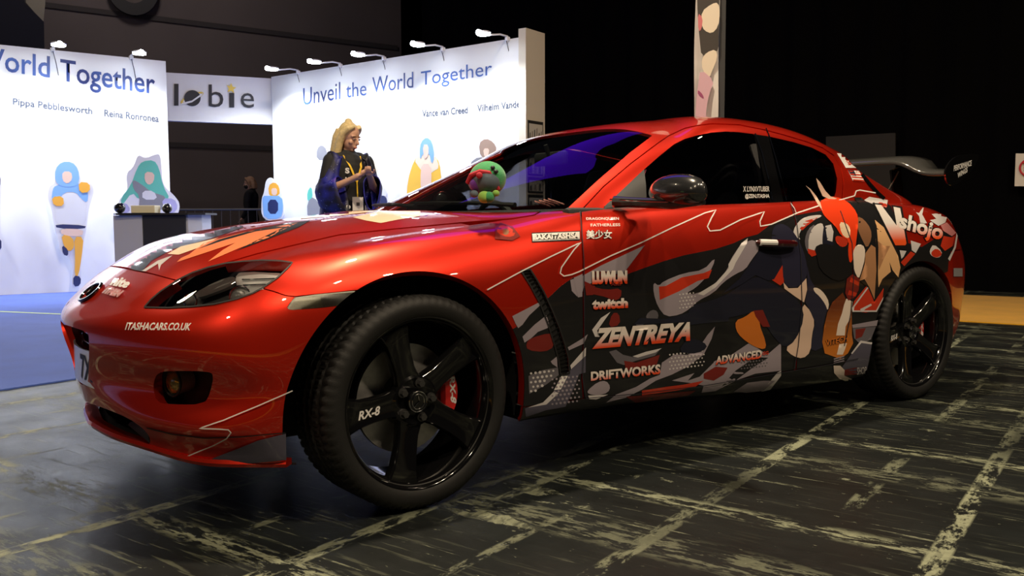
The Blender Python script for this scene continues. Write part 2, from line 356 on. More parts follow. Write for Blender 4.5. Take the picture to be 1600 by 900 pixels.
def _tw():
    for i in (0, 1, 2, 3, 18, 19, 20):
        pass
    for i, st in enumerate(BODY):
        for j, (x, y, z) in enumerate(st):
            if i <= 3:
                w = [1, 1, 1, .8][i]
                if x < -.5: x += .022*w
                if j in (6, 7): z -= .020*w; x += .006
                if j == 8: z -= .006
                if j in (0, 1) and i < 3: z += .012
            if i <= 7 and j in (9, 10) and x > -.5: z += .010
            if 18 <= i <= 21: y *= .965; x -= .012
            if i in (16, 17) : y -= .006
            if 13 <= i <= 15 and j in (0, 1): z -= .012
            if i in (9, 10, 11) and j in (0, 1): z += .010
            st[j] = (x, y, z)
    for i, st in enumerate(ROOF):
        for j, (x, y, z) in enumerate(st):
            if i in (0, 1, 2) and j in (2, 3): x += .02; z -= .008
            if 5 <= i <= 9 and j >= 4: z += .018 if i > 5 else .010
            if i in (9,) and j == 3: y -= .012
            if i == 10 and j in (2, 3): x -= .03; y -= .02; z -= .018
            if i == 10 and j == 4: z += .006
            st[j] = (x, y, z)
_tw()
def _ins():
    for i, st in enumerate(BODY):
        a, b = st[3], st[4]; k = {0: .1, 1: .3, 2: .8, 3: 1, 4: .8}.get(i, 0)
        n = lambda v: v
        # splitter shelf: bulge just under it, hollow just above it (around the fog lamp pockets)
        dirx, diry = (-1, 0.0) if i == 0 else (-.95, .3) if i == 1 else (-.8, .6) if i == 2 else (-.65, .75) if i == 3 else (-.4, .9)
        r3 = (a[0]+dirx*.014*k, a[1]+diry*.014*k, a[2]-.025*k)
        m = (a[0]*.6+b[0]*.4-dirx*.020*k, a[1]*.6+b[1]*.4-diry*.020*k, a[2]+.055-.010*k)
        st[3] = r3; st.insert(4, m)
_ins()
# ------------------------------------------------------------------ the car
def paint_mat(name, col, flake=0.35):
    m = bpy.data.materials.new(name); m.use_nodes = True; nt = m.node_tree; b = nt.nodes['Principled BSDF']
    b.inputs['Base Color'].default_value = (*col, 1); b.inputs['Metallic'].default_value = flake; b.inputs['Roughness'].default_value = 0.37
    b.inputs['Coat Weight'].default_value = 1.0; b.inputs['Coat Roughness'].default_value = 0.02; b.inputs['Coat IOR'].default_value = 1.55
    tc = nt.nodes.new('ShaderNodeTexCoord'); n = nt.nodes.new('ShaderNodeTexNoise'); n.inputs['Scale'].default_value = 900; n.inputs['Detail'].default_value = 1
    nt.links.new(tc.outputs['Object'], n.inputs['Vector'])
    mx = nt.nodes.new('ShaderNodeMix'); mx.data_type = 'RGBA'; nt.links.new(n.outputs['Fac'], mx.inputs[0])
    mx.inputs[6].default_value = (*[c*0.8 for c in col], 1); mx.inputs[7].default_value = (*[min(1, c*1.25) for c in col], 1)
    nt.links.new(mx.outputs[2], b.inputs['Base Color'])
    return m
RED = paint_mat('red_pearl_paint', (0.66, 0.020, 0.004), 0.70)
GBLACK = mat('gloss_black', (0.004, 0.004, 0.0045), 0.10, coat=0.15)
MBLACK = mat('matt_black_plastic', (0.012, 0.012, 0.013), 0.55, noise=.15, nscale=200, bump=.3, bscale=900)
RUBBER = mat('tyre_rubber', (0.007, 0.007, 0.007), 0.60, noise=.25, nscale=40, bump=.3, bscale=400)
CHROME = mat('chrome', (0.75, 0.75, 0.76), 0.12, 1.0)
STEEL = mat('brushed_steel', (0.60, 0.59, 0.57), 0.42, 0.8, noise=.2, nscale=60)
SILVER = mat('reflector_silver', (0.80, 0.80, 0.78), 0.35, 0.6)
DARKIN = mat('dark_interior', (0.012, 0.012, 0.013), 0.7, noise=.2, nscale=50)
CALRED = mat('caliper_red', (0.55, 0.012, 0.01), 0.3, coat=.6)
WHITE = mat('white_vinyl', (0.80, 0.79, 0.77), 0.35, coat=.5)
LENS = glass_mat('clear_lens', (0.86, 0.87, 0.88))
GLASS = glass_mat('tinted_glass', (0.30, 0.30, 0.33))
WSGLASS = glass_mat('windscreen_glass', (0.80, 0.86, 0.84))
AMBER = mat('amber_lens', (0.6, 0.22, 0.02), 0.15, coat=1)
CARBON = mat('carbon_fibre', (0.02, 0.021, 0.023), 0.22, coat=1.0, noise=.5, nscale=300)

car = empty('car', (1.35, 0, 0))
tag(car, 'red sports coupe with black and grey printed livery, parked on the dark floor', 'car')

B = loft(BODY, 560, 210)
BODY_FULL = B.sub(np.ones(len(B.T), bool))
G = loft(ROOF, 360, 130)
ROOF_FULL = G.sub(np.ones(len(G.T), bool))
# cabin opening in the lid
LID = [(.47, -.01), (.50, .35), (.64, .58), (.79, .69), (1.35, .722), (2.05, .715), (2.35, .705), (2.7, .68), (2.96, .60), (3.03, .42), (3.06, -.01), (2, -.5), (1, -.5)]
def f_lid(X): return np.maximum(poly_sdf(np.stack([X[:, 0], -X[:, 1]], 1), LID), 0.8-X[:, 2])
_, B = B.split(f_lid)
def f_arch(cx, cz, r):
    def f(X):
        dx = X[:, 0]-cx; dz = np.maximum(X[:, 2]-cz, 0)
        return np.maximum(np.hypot(dx, dz)-r, X[:, 1]+0.5)
    return f
FA = f_arch(-.022, .312, .398); RA = f_arch(2.672, .292, .369)
_, B = B.split(FA); _, B = B.split(RA)
UB, B = B.split(lambda X: X[:, 7]-0.98)     # underside turn-in kept as a plain floor pan
def region(poly, sm=0, gap=0.0, lim=None, extra=None):
    f0 = pxf(poly, sm)
    def f(X):
        v = f0(X)
        if lim is not None: v = np.maximum(v, lim(X))
        if extra is not None: v = np.maximum(v, extra(X))
        return v
    return f
HEAD = [(226,480.5),(236,469),(251,456),(278,438),(300,427),(325,418.5),(352,412),(380,409),(410,407.5),(440,408.5),(457,411),(449,420),(434,434),(410,450.5),(395,458.5),(370,467.5),(335,475.5),(300,479.5),(262,481.5)]
MARK = [(459,464.5),(500,459),(545,455),(566,454),(556,465),(542,476),(500,481),(452,484.5),(448,480)]
FOG = [(240,596),(246,583),(262,579.5),(326,580),(334,586),(329,613),(319,632),(262,632),(246,628),(240,612)]
GRIL = [(60,498),(101,507),(120,513),(136,519),(139.5,526),(138.5,590),(135.5,600),(125,601),(112,594),(60,560)]
INTK = [(60,610),(120,624),(140,630),(164,638),(200,653),(222,668),(234,682),(235,692),(227,699),(205,696),(170,685),(148,670),(120,650),(60,640)]
VENT = [(813,422.5),(828,421),(838,437),(849,456),(862,484),(874,513),(882,538),(888,560),(889,583),(880,586),(875,584),(872,562),(866,540),(856,508),(843,474),(828,446)]
front = lambda X: (X[:, 0]+.2)*300
P_head, B = B.split(region(HEAD, 0, lim=front))
P_mark, B = B.split(region(MARK, 0, lim=lambda X: (X[:, 0]-.1)*300))
P_fog, B = B.split(region(FOG, 1, lim=front))
P_gril, B = B.split(region(GRIL, 1, lim=front))
P_intk, B = B.split(region(INTK, 1, lim=lambda X: (X[:, 0]+.55)*300))
P_vent, B = B.split(region(VENT, 0, lim=lambda X: np.abs(X[:, 0]-.45)*300-80))
HOOD = [(0,392),(173,415),(200,419),(240,428.5),(277,438.5),(325,418.5),(352,411),(400,397),(458,383.5),(530,367),(620,357.5),(733,347),(800,342),(835,336),(850,327),(900,200),(0,150)]
def cowl(X): return (X[:, 0]-(.395+.24*(X[:, 1]/.65)**2))*400
P_hood, B = B.split(region(HOOD, 0, extra=cowl), 1.0)
BUMP = [(-200,350),(173,415),(240,428.5),(277,438.5),(278,450),(300,468),(380,463),(410,450.5),(428,455.5),(445,461.5),(459,463.5),(566,453),(640,455),(640,900),(-200,900)]
P_bump, B = B.split(region(BUMP, 0, lim=lambda X: np.maximum((X[:, 0]+.1)*400, -1e3)), 0.9)
SKIRT = [(790,640),(915,622),(1000,614),(1100,602),(1200,585),(1290,570),(1370,556),(1400,700),(790,720)]
mid = lambda X: np.abs(X[:, 0]-1.33)*400-430
P_skirt, B = B.split(region(SKIRT, 0, lim=mid), 0.7)
FEND = [(200,350),(907.5,326),(911,405),(912,519),(909,590),(913,640),(913,720),(200,720)]
P_fend, B = B.split(region(FEND, 0, lim=lambda X: (X[:, 0]-.75)*400, extra=lambda X: (X[:, 7]*-1+.0)*1-1 if False else (X[:, 0]-1)*400), 1.1)
P_cowlp, P_fend = P_fend.split(lambda X: (.62-np.abs(X[:, 1]))*-400 if False else np.maximum((np.abs(X[:, 1])-.66)*400, (.3-X[:, 0])*400))
DOORF = [(913,300),(1234,300),(1243,345),(1250,400),(1252,480),(1246,540),(1236,700),(905,700),(912,519),(911,405),(908,329)]
P_door, B = B.split(region(DOORF, 0, lim=lambda X: (X[:, 0]-2.0)*400), 0.9)
DOORR = [(1200,300),(1309,300),(1318,330),(1330,380),(1333,430),(1328,490),(1316,545),(1300,700),(1200,700)]
P_rdoor, B = B.split(region(DOORR, 0, lim=lambda X: (X[:, 0]-2.5)*400), 0.7)
P_rbump, B = B.split(lambda X: np.maximum((2.98-X[:, 0])*400, (X[:, 2]-(.70+.0*X[:, 0]))*400), 0.8)
P_tail, B = B.split(lambda X: np.maximum(np.maximum((3.24-X[:, 0])*400, (.735-X[:, 2])*400), np.maximum((X[:, 2]-.835)*400, (.40+X[:, 1])*400)), 0.8)
P_trunk, B = B.split(lambda X: np.maximum(np.maximum((3.08-X[:, 0])*400, (.52-(-X[:, 1]))*-400), (.70-X[:, 2])*400), 0.8)
PARTS = {}
def both_sides(P, name, m, flange=0.012, parent=None, lab=None):
    P = P.largest()
    o = P.obj(name, m, parent or car, flange); o2 = P.mirrored().obj(name, m, parent or car, flange)
    if lab: o['label'] = lab; o2['label'] = lab
    PARTS[name] = (o, o2)
    return o, o2
bumper = P_bump.largest().both().obj('front_bumper', RED, car, .03)
hood = P_hood.largest().both().obj('bonnet', RED, car)
both_sides(P_fend, 'front_fender', RED, .03)
P_cowlp.largest().both().obj('cowl_panel', MBLACK, car)
doors = both_sides(P_door, 'front_door', RED)
rdoors = both_sides(P_rdoor, 'rear_door', RED)
both_sides(P_skirt, 'side_skirt', RED)
rbump = P_rbump.largest().both().obj('rear_bumper', RED, car)
trunk = P_trunk.both().obj('boot_lid', RED, car)
both_sides(B, 'rear_quarter_panel', RED, .03)
both_sides(P_tail, 'tail_lamp', mat('tail_lamp_red', (.16, .004, .004), .1, coat=1))
# underbody pan
pan = [(-.62, .0), (-.60, .35), (-.50, .55), (-.42, .70), (-.41, .80), (.37, .80), (2.30, .80), (3.04, .80), (3.2, .70), (3.38, .5), (3.45, 0)]
ZP = .19
bm = bmesh.new()
add_box(bm, (1.35, 0, .22), (1.86, 1.56, .05)); add_box(bm, (-.52, 0, .24), (.3, .9, .04)); add_box(bm, (3.18, 0, .27), (.5, 1.2, .04))
add_box(bm, (0, 0, .30), (.9, .9, .25)); add_box(bm, (2.68, 0, .30), (.8, .9, .25))
from_bm('floor_pan', bm, DARKIN, car, smooth=False)
# wheel arch liners
for sy in (-1, 1):
    for cx, cz, r in ((-.022, .312, .398), (2.672, .292, .369)):
        V = []; Fc = []
        prof = [(-math.pi*.07)+(math.pi*1.14)*k/36 for k in range(37)]
        for k, t in enumerate(prof):
            c, s_ = math.cos(t), math.sin(t)
            for (yy, rr) in ((.815, r-.001), (.80, r+.010), (.62, r+.02), (.50, r-.02), (.50, .02)):
                x = cx+rr*c; z = cz+rr*s_ if s_ > 0 else cz+rr*s_
                V.append((x, sy*yy, z))
        for k in range(36):
            for j in range(4):
                a = k*5+j; Fc.append((a, a+1, a+6, a+5))
        obj_vf('wheel_arch_liner', V, Fc, MBLACK, car, smooth=True)

# ---- greenhouse
DLO = [(944,330),(944,323),(973,296),(1006,265),(1030,244),(1053,225.5),(1070,217),(1091,211),(1112,207),(1134,205.5),(1155,206.5),(1178,209.5),(1209,345),(944,345)]
BST = [(1178,209.5),(1201,213),(1231,345),(1209,345)]
RWN = [(1201,213),(1240,222),(1268,230.5),(1290,241.5),(1302,256),(1308,279),(1306,300),(1300,318),(1290,345),(1231,345)]
FRM = [(905,332),(907,330),(942.5,292),(985,256),(1027.5,224),(1045,212),(1070,200.5),(1090,196),(1112.5,193.4),(1155,195),(1197.5,203.6),(1225,211),(1260,221.5),(1285,231),(1303,243),(1314,262),(1318,285),(1316,310),(1310,350),(905,350)]
side = lambda X: (X[:, 6]-9.9)*60
P_dlo, G = G.split(region(DLO, 0, lim=side)); P_bst, G = G.split(region(BST, 0, lim=side)); P_rwn, G = G.split(region(RWN, 0, lim=side))
P_frm, G = G.split(region(FRM, 0, lim=side), 0.9)
WSP = [(884,345),(883,328),(933,281.5),(983,238.5),(1015,214),(1024,206),(1021,201.5),(1010,199.5),(990,190),(900,120),(300,120),(300,345)]
fws = region(WSP, 0, lim=lambda X: (X[:, 6]-4.5)*60)
def f_ws(X): return np.maximum(fws(X), (X[:, 7]-4.0)*80)
P_ws, G = G.split(f_ws, 0.8)
def f_rw(X): return np.maximum(np.maximum((10.25-X[:, 6])*60, (X[:, 7]-3.9)*80), (1.0-X[:, 7])*80)
P_rw, G = G.split(f_rw, .8)
G.largest().both().obj('roof', RED, car)
both_sides(P_frm, 'window_frame', RED)
both_sides(P_bst, 'door_pillar', GBLACK)
both_sides(P_dlo, 'front_side_window', GLASS, 0.0)
both_sides(P_rwn, 'rear_side_window', GLASS, 0.0)
P_ws.both().obj('windscreen', WSGLASS, car, 0.0)
P_rw.both().obj('rear_window', GLASS, car, 0.0)
# black mirror triangle
P_tri, _ = P_dlo.sub(np.ones(len(P_dlo.T), bool)).split(region([(940,340),(940,325),(973,296),(1006,264),(1009,290),(1011,345)], 0))
both_sides(P_tri.offset(.002), 'quarter_trim', mat('satin_grey_trim', (.05, .052, .055), .4), 0.003)

# ray casting onto the near side
BV = BODY_FULL.bvh(); RV = ROOF_FULL.bvh()
def hit(px, py, which=None):
    d = Vector(pray(px, py)); o = Vector(CP); best = None
    for w, bv in ((0, BV), (1, RV)):
        if which is not None and w != which: continue
        loc, n, i, dist = bv.ray_cast(o, d)
        if loc is not None and (best is None or dist < best[2]): best = (loc, n, dist)
    return best
def strip_px(name, pts, wpx, m, parent=None, off=0.0015, step=6.0, closed=False, widths=None, which=None, lab=None):
    # thin flat strip lying on the body along a pixel polyline
    P = [np.array(q, float) for q in pts]
    if closed: P.append(P[0])
    S = []; W = []
    for i, (a, b) in enumerate(zip(P[:-1], P[1:])):
        n = max(1, int(np.linalg.norm(b-a)/step))
        for k in range(n):
            S.append(a+(b-a)*k/n); W.append(wpx if widths is None else widths[i]+(widths[i+1]-widths[i])*k/n)
    S.append(P[-1]); W.append(wpx if widths is None else widths[-1])
    V = []; F = []; ok = []
    for i, c in enumerate(S):
        t = S[min(i+1, len(S)-1)]-S[max(i-1, 0)]; t = t/max(np.linalg.norm(t), 1e-6); nrm = np.array([-t[1], t[0]])*W[i]/2
        good = True
        for q in (c-nrm, c+nrm):
            h = hit(q[0], q[1], which)
            if h is None: V.append((0, 0, 0)); good = False
            else:
                n = h[1]; n = n if n.dot(Vector(pray(q[0], q[1]))) < 0 else -n
                V.append(tuple(h[0]+n*off))
        ok.append(good)
    for i in range(len(S)-1):
        if ok[i] and ok[i+1] and (Vector(V[2*i])-Vector(V[2*i+2])).length < .25: F.append((2*i, 2*i+1, 2*i+3, 2*i+2))
    o = obj_vf(name, V, F, m, parent or car); 
    if lab: o['label'] = lab
    return o
def fill2d(loops):
    # triangulated 2D fill of closed loops (first outer, the rest holes/islands, even-odd)
    cu = bpy.data.curves.new('t', 'CURVE'); cu.dimensions = '2D'; cu.fill_mode = 'BOTH'
    for lp in loops:
        s = cu.splines.new('POLY'); s.points.add(len(lp)-1); s.use_cyclic_u = True
        for i, q in enumerate(lp): s.points[i].co = (q[0], q[1], 0, 1)
    o = bpy.data.objects.new('t', cu); COL.objects.link(o); bpy.context.view_layer.update()
    dg = bpy.context.evaluated_depsgraph_get(); me = bpy.data.meshes.new_from_object(o.evaluated_get(dg))
    bpy.data.objects.remove(o); bpy.data.curves.remove(cu)
    return me
def drape(name, me, m, parent=None, off=0.002, step=6.0, cutf=None, which=None, maxlen=.3):
    # me: flat mesh in pixel coordinates (x, y) -> cut by a grid and laid on the car
    bm = bmesh.new(); bm.from_mesh(me); bpy.data.meshes.remove(me)
    if not bm.verts: bm.free(); return None
    xs = [v.co.x for v in bm.verts]; ys = [v.co.y for v in bm.verts]
    for ax, lo, hi in ((0, min(xs), max(xs)), (1, min(ys), max(ys))):
        k = math.floor(lo/step)+1
        while k*step < hi:
            co = [0, 0, 0]; co[ax] = k*step; no = [0, 0, 0]; no[ax] = 1
            bmesh.ops.bisect_plane(bm, geom=bm.verts[:]+bm.edges[:]+bm.faces[:], plane_co=co, plane_no=no); k += 1
    bad = []
    for v in bm.verts:
        h = hit(v.co.x, v.co.y, which)
        if h is None: bad.append(v); continue
        d = Vector(pray(v.co.x, v.co.y)); n = h[1] if h[1].dot(d) < 0 else -h[1]
        v.co = h[0]+n*off
    bmesh.ops.delete(bm, geom=bad, context='VERTS')
    bmesh.ops.delete(bm, geom=[e for e in bm.edges if e.calc_length() > maxlen], context='EDGES')
    bmesh.ops.recalc_face_normals(bm, faces=bm.faces[:])
    me = bpy.data.meshes.new(name); bm.to_mesh(me); bm.free()
    if not len(me.polygons): bpy.data.meshes.remove(me); return None
    return link(name, me, m, parent or car)
LAYER = [0]
def decal(name, loops, m, parent=None, sm=0, off=None, lab=None, step=5.0, which=None):
    if not isinstance(loops[0][0], (tuple, list, np.ndarray)): loops = [loops]
    if sm: loops = [smooth_poly(l, sm) for l in loops]
    LAYER[0] += 1
    o = drape(name, fill2d(loops), m, parent, off if off is not None else 0.0010+0.00003*LAYER[0], step, which=which)
    if o and lab: o['label'] = lab
    return o
def text_mesh(txt, bold=0.0, shear=0.0, cw=1.0):
    cu = bpy.data.curves.new('t', 'FONT'); cu.body = txt; cu.size = 1.0; cu.offset = bold; cu.shear = shear; cu.resolution_u = 3; cu.space_character = cw
    o = bpy.data.objects.new('t', cu); COL.objects.link(o); bpy.context.view_layer.update()
    dg = bpy.context.evaluated_depsgraph_get(); me = bpy.data.meshes.new_from_object(o.evaluated_get(dg))
    bpy.data.objects.remove(o); bpy.data.curves.remove(cu)
    return me
def quad_map(me, quad):
    # map the text's bounding box to a quad: bottom-left, bottom-right, top-right, top-left (bilinear)
    n = len(me.vertices); co = np.zeros(n*3); me.vertices.foreach_get('co', co); co = co.reshape(-1, 3)
    lo = co.min(0); hi = co.max(0); u = ((co[:, 0]-lo[0])/(hi[0]-lo[0]))[:, None]; v = ((co[:, 1]-lo[1])/(hi[1]-lo[1]))[:, None]
    q = np.array(quad, float); p = (1-u)*(1-v)*q[0]+u*(1-v)*q[1]+u*v*q[2]+(1-u)*v*q[3]
    if q.shape[1] == 2: p = np.concatenate([p, np.zeros((n, 1))], 1)
    me.vertices.foreach_set('co', p.ravel()); me.update(); return me
def sticker_text(txt, quad, m, bold=0.02, shear=0.0, outline=None, ow=0.05, name='lettering', lab=None, parent=None, which=None, cw=1.0):
    if outline is not None:
        me = quad_map(text_mesh(txt, bold+ow, shear, cw), [(q[0], q[1]) for q in quad]); LAYER[0] += 1
        drape('lettering_outline', me, outline, parent, 0.0010+0.00003*LAYER[0], which=which)
    me = quad_map(text_mesh(txt, bold, shear, cw), quad); LAYER[0] += 1
    o = drape(name, me, m, parent, 0.00105+0.00003*LAYER[0], which=which)
    if o and lab: o['label'] = lab
    return o
# ------------------------------------------------------------------ lamps, openings, trim
P_head_l = (P_head, P_head.mirrored())
HDARK = mat('lamp_housing_black', (0.05, 0.05, 0.05), 0.3, noise=.3)
for sy, P in ((-1, P_head), (1, P_head.mirrored())):
    lens = P.offset(0.001).obj('headlight', LENS, car, 0.0)
    P.offset(-0.060).obj('housing', HDARK, lens, -0.058)
    bm = bmesh.new()
    def hp(px, py, dep):
        h = hit(px, py, 0); q = h[0]-h[1]*dep if h[1].dot(Vector(pray(px, py))) < 0 else h[0]+h[1]*dep
        return Vector((q.x, q.y*(1 if sy < 0 else -1), q.z))
    # sweeping reflector shelf and bowls
    ref, _ = P_head.sub(np.ones(len(P_head.T), bool)).split(region([(372,409),(452,412),(440,428),(405,447),(372,452),(362,440),(360,420)], 1))
    ref = ref if sy < 0 else ref.mirrored()
    ref.offset(-0.030).obj('reflector', SILVER, lens, 0.01)
    ref2, _ = P_head.sub(np.ones(len(P_head.T), bool)).split(region([(290,447),(330,424),(362,414),(358,428),(330,441),(300,452)], 1))
    ref2 = ref2 if sy < 0 else ref2.mirrored()
    ref2.offset(-0.035).obj('reflector', mat('smoked_reflector', (.45, .45, .43), .3, .8), lens, 0.008)
    d = Vector((-.80, .55*sy, .05)).normalized()
    for (px, py, r, dep) in ((362, 451, .034, .045), (288, 457, .020, .035)):
        c = hp(px, py, dep); bm = bmesh.new()
        add_cyl(bm, c-d*.05, c, r, 28); 
        from_bm('projector_housing', bm, STEEL, lens)
        bm = bmesh.new(); add_sphere(bm, c, (r*.8, r*.8, r*.8)); from_bm('projector_lens', bm, mat('lamp_glass', (.5, .5, .48), .05, .6, coat=1), lens)
        bm = bmesh.new(); add_tube(bm, [c+(Vector((0, 0, 1))*math.cos(t)+d.cross(Vector((0, 0, 1)))*math.sin(t))*r*1.08 for t in [2*math.pi*k/24 for k in range(24)]], .003, 6, True)
        from_bm('lens_ring', bm, CHROME, lens)
    for yy in (424, 434):
        bm = bmesh.new(); add_tube(bm, [hp(372+k*11, yy+ (0 if yy > 430 else -k*.2), .028) for k in range(6 if yy < 430 else 5)], .0035, 6); from_bm('reflector_bar', bm, CHROME, lens)
    # dark gasket line around the lens
strip_px('headlight_seal', HEAD, 2.2, MBLACK, closed=True, off=.0022, which=0)
for sy, P in ((-1, P_mark), (1, P_mark.mirrored())):
    o = P.offset(.001).obj('side_indicator', LENS, car, 0.0)
    P.offset(-.002).obj('indicator_body', mat('frosted_lens', (.86, .84, .70), .35, noise=.2, nscale=160, bump=.1, bscale=260), o, .004)
    P2, _ = P_mark.sub(np.ones(len(P_mark.T), bool)).split(region([(500,462),(562,456),(543,474),(504,479)], 0))
    P2 = P2 if sy < 0 else P2.mirrored()
    P2.offset(-.0012).obj('reflector_insert', mat('prism_lens', (.9, .88, .78), .25, .1, noise=.3, nscale=300), o, .0)
for sy, P in ((-1, P_fog), (1, P_fog.mirrored())):
    o = P.offset(-.09).obj('fog_lamp_pocket', MBLACK, car, -.088)
    h = hit(253, 600, 0); c = h[0]+Vector((.035, .015, 0)); c = Vector((c.x, c.y*(1 if sy < 0 else -1), c.z)); d = Vector((-.93, .30*sy, 0)).normalized()
    bm = bmesh.new(); add_cyl(bm, c-d*.05, c, .030, 28, .041); from_bm('fog_lamp_bowl', bm, STEEL, o)
    bm = bmesh.new(); add_sphere(bm, c, (.012, .036, .036), rot=d.to_track_quat('X', 'Z').to_matrix()); from_bm('fog_lamp_lens', bm, mat('yellowish_lens', (.35, .22, .05), .12, .5, coat=1), o)
    bm = bmesh.new(); add_tube(bm, [c+d*.004+(Vector((0, 0, 1))*math.cos(t)+d.cross(Vector((0, 0, 1)))*math.sin(t))*.040 for t in [2*math.pi*k/24 for k in range(24)]], .004, 6, True); from_bm('fog_lamp_ring', bm, MBLACK, o)
grl = P_gril.both().offset(-.07).obj('grille_opening', MBLACK, car, -.068)
for k in range(7):
    z = .34+.032*k; bm = bmesh.new(); add_tube(bm, [(-.745+.35*y*y, y, z) for y in np.linspace(-.30, .30, 13)], .004, 5); from_bm('grille_bar', bm, GBLACK, grl)
# intake and splitter lip
P_intk.both().offset(-.06).obj('lower_intake', mat('intake_dark_red', (.05, .006, .004), .5), car, -.055)
def swept(name, path, sect, m, parent=None):
    V = []; F = []; n = len(path); k = len(sect)
    for i, p in enumerate(path):
        t = np.array(path[min(i+1, n-1)])-np.array(path[max(i-1, 0)]); t = t/np.linalg.norm(t); o = np.array([t[1], -t[0], 0])
        for (a, b) in sect: V.append(tuple(np.array(p)+o*a+np.array([0, 0, b])))
    for i in range(n-1):
        for j in range(k): F.append((i*k+j, i*k+(j+1) % k, (i+1)*k+(j+1) % k, (i+1)*k+j))
    F.append(tuple(range(k))[::-1]); F.append(tuple((n-1)*k+j for j in range(k)))
    o = obj_vf(name, V, F, m, parent or car, smooth=True); o.data.set_sharp_from_angle(angle=.7); return o
lp = np.array([BODY[i][1] for i in (0, 1, 2, 3, 4, 5)], float); ku = np.array([0, .22, .45, .65, .85, 1.05])
t = np.linspace(0, 1.05, 24); half = np.stack([np.interp(t, ku, lp[:, k]) for k in range(3)], 1)
half = spline(ku, lp, t)
path = [tuple(q*np.array([1, 1, 1])) for q in half[::-1]]+[tuple(q*np.array([1, -1, 1])) for q in half[1:]]
swept('front_lip', path, [(-.03, -.006), (.012, -.004), (.017, .006), (.012, .016), (-.03, .012)] if True else None, RED)
vent, vent2 = both_sides(P_vent.offset(-.004), 'fender_vent', MBLACK, -.004)
for k in range(26):
    f = k/25.; q = np.array(VENT, float); a = q[:9]; b = q[:9:-1]
    pa = np.array([np.interp(f, np.linspace(0, 1, 8), q[1:9, 0]), np.interp(f, np.linspace(0, 1, 8), q[1:9, 1])])
    lpts = np.array([q[0], q[15], q[14], q[13], q[12], q[11], q[10]]); pb = np.array([np.interp(f, np.linspace(0, 1, 7), lpts[:, 0]), np.interp(f, np.linspace(0, 1, 7), lpts[:, 1])])
    ha = hit(*(pa*.9+pb*.1)); hb = hit(*(pa*.1+pb*.9))
    if ha and hb and k % 1 == 0: bm = bmesh.new(); add_tube(bm, [ha[0], hb[0]], .0022, 5); from_bm('vent_bar', bm, GBLACK, vent)
strip_px('vent_frame', VENT, 2.2, MBLACK, vent, closed=True, off=.003, which=0)
# number plate
PLT = mat('plate_white', (.72, .75, .82), .25, coat=.6)
plate = swept('number_plate', [(-.769+.50*y*y, y, .400) for y in np.linspace(-.235, .235, 15)], [(0, -.056), (-.006, -.056), (-.006, .056), (0, .056)], PLT)
DKTXT = mat('print_black', (.02, .02, .03), .5)
me = quad_map(text_mesh('7X', .03), [(-.8065, -.04, .36), (-.792, -.165, .36), (-.792, -.165, .44), (-.8065, -.04, .44)])
n = len(me.vertices); co = np.zeros(n*3); me.vertices.foreach_get('co', co); co = co.reshape(-1, 3); co[:, 0] = -.7765+.50*co[:, 1]**2; me.vertices.foreach_set('co', co.ravel())
link('plate_lettering', me, DKTXT, plate, smooth=False)
# belt seal, roof gutter, windscreen edge, rear glass edge
strip_px('belt_seal', [(941,325.5),(1010,322),(1112,318),(1204,314),(1260,313),(1300,313.5)], 2.2, MBLACK, which=0, off=.003)
strip_px('window_trim', [(1179,209),(1190,240),(1200,280),(1206,313)], 2.0, CHROME, which=1, off=.004)
strip_px('window_trim', [(1196,201),(1201,213),(1212,250),(1221,285),(1228,314)], 1.5, CHROME, which=1, off=.004)
_rt = strip_px('rear_window_trim', [(1334,259),(1346,273),(1359,289),(1370,301),(1381,311)], 5, GBLACK, off=.004); _rt['kind'] = 'stuff'
# cabin: headliner, dash, seats, wheel
ROOF_FULL.sub(ROOF_FULL.X[ROOF_FULL.T][:, :, 7].min(1) > 4.02).both().offset(-.02).obj('headliner', DARKIN, car, 0)
bm = bmesh.new(); 
V = []; F = []
prof = [(.42, .885), (.62, .895), (.85, .90), (1.0, .875), (1.06, .80), (1.04, .60), (.95, .45)]
ys = np.linspace(-.70, .70, 15)
for y in ys:
    for (x, z) in prof: V.append((x+.28*min(1, abs(y)/.7)**2*(1 if x < .7 else .1), y*.98, z))
k = len(prof)
for i in range(len(ys)-1):
    for j in range(k-1): F.append((i*k+j, (i+1)*k+j, (i+1)*k+j+1, i*k+j+1))
dash = obj_vf('dashboard', V, F, DARKIN, car, smooth=True)
SEATM = mat('seat_fabric', (.022, .022, .024), .75, noise=.3, nscale=80, bump=.4)
def seat(x, y):
    s = empty('seat', (x, y, .3)); s.parent = car; s.matrix_parent_inverse = Matrix.Translation(-Vector(car.location))
    R = Matrix.Rotation(math.radians(20), 3, 'Y')
    bm = bmesh.new(); add_box(bm, (x-.05, y, .40), (.52, .50, .16), None, .05, 3); from_bm('cushion', bm, SEATM, s)
    bm = bmesh.new(); add_box(bm, (x+.30, y, .68), (.14, .48, .62), R, .055, 3); from_bm('backrest', bm, SEATM, s)
    bm = bmesh.new(); add_box(bm, (x+.40, y, 1.035), (.10, .26, .17), R, .045, 3); from_bm('headrest', bm, SEATM, s)
    bm = bmesh.new(); 
    for q in (-.06, .06): add_cyl(bm, (x+.37, y+q, .92), (x+.40, y+q, 1.0), .007, 8)
    from_bm('headrest_post', bm, CHROME, s)['kind'] = 'stuff'
for (x, y) in ((1.40, -.36), (1.40, .36), (2.2, -.33), (2.2, .33)): seat(x, y)
bm = bmesh.new(); c = Vector((1.16, .36, .78)); ax = Vector((-.9, 0, -.42)).normalized(); s1 = Vector((0, 1, 0)); s2 = ax.cross(s1)
add_tube(bm, [c+(s1*math.cos(t)+s2*math.sin(t))*.18 for t in [2*math.pi*k/32 for k in range(32)]], .014, 8, True)
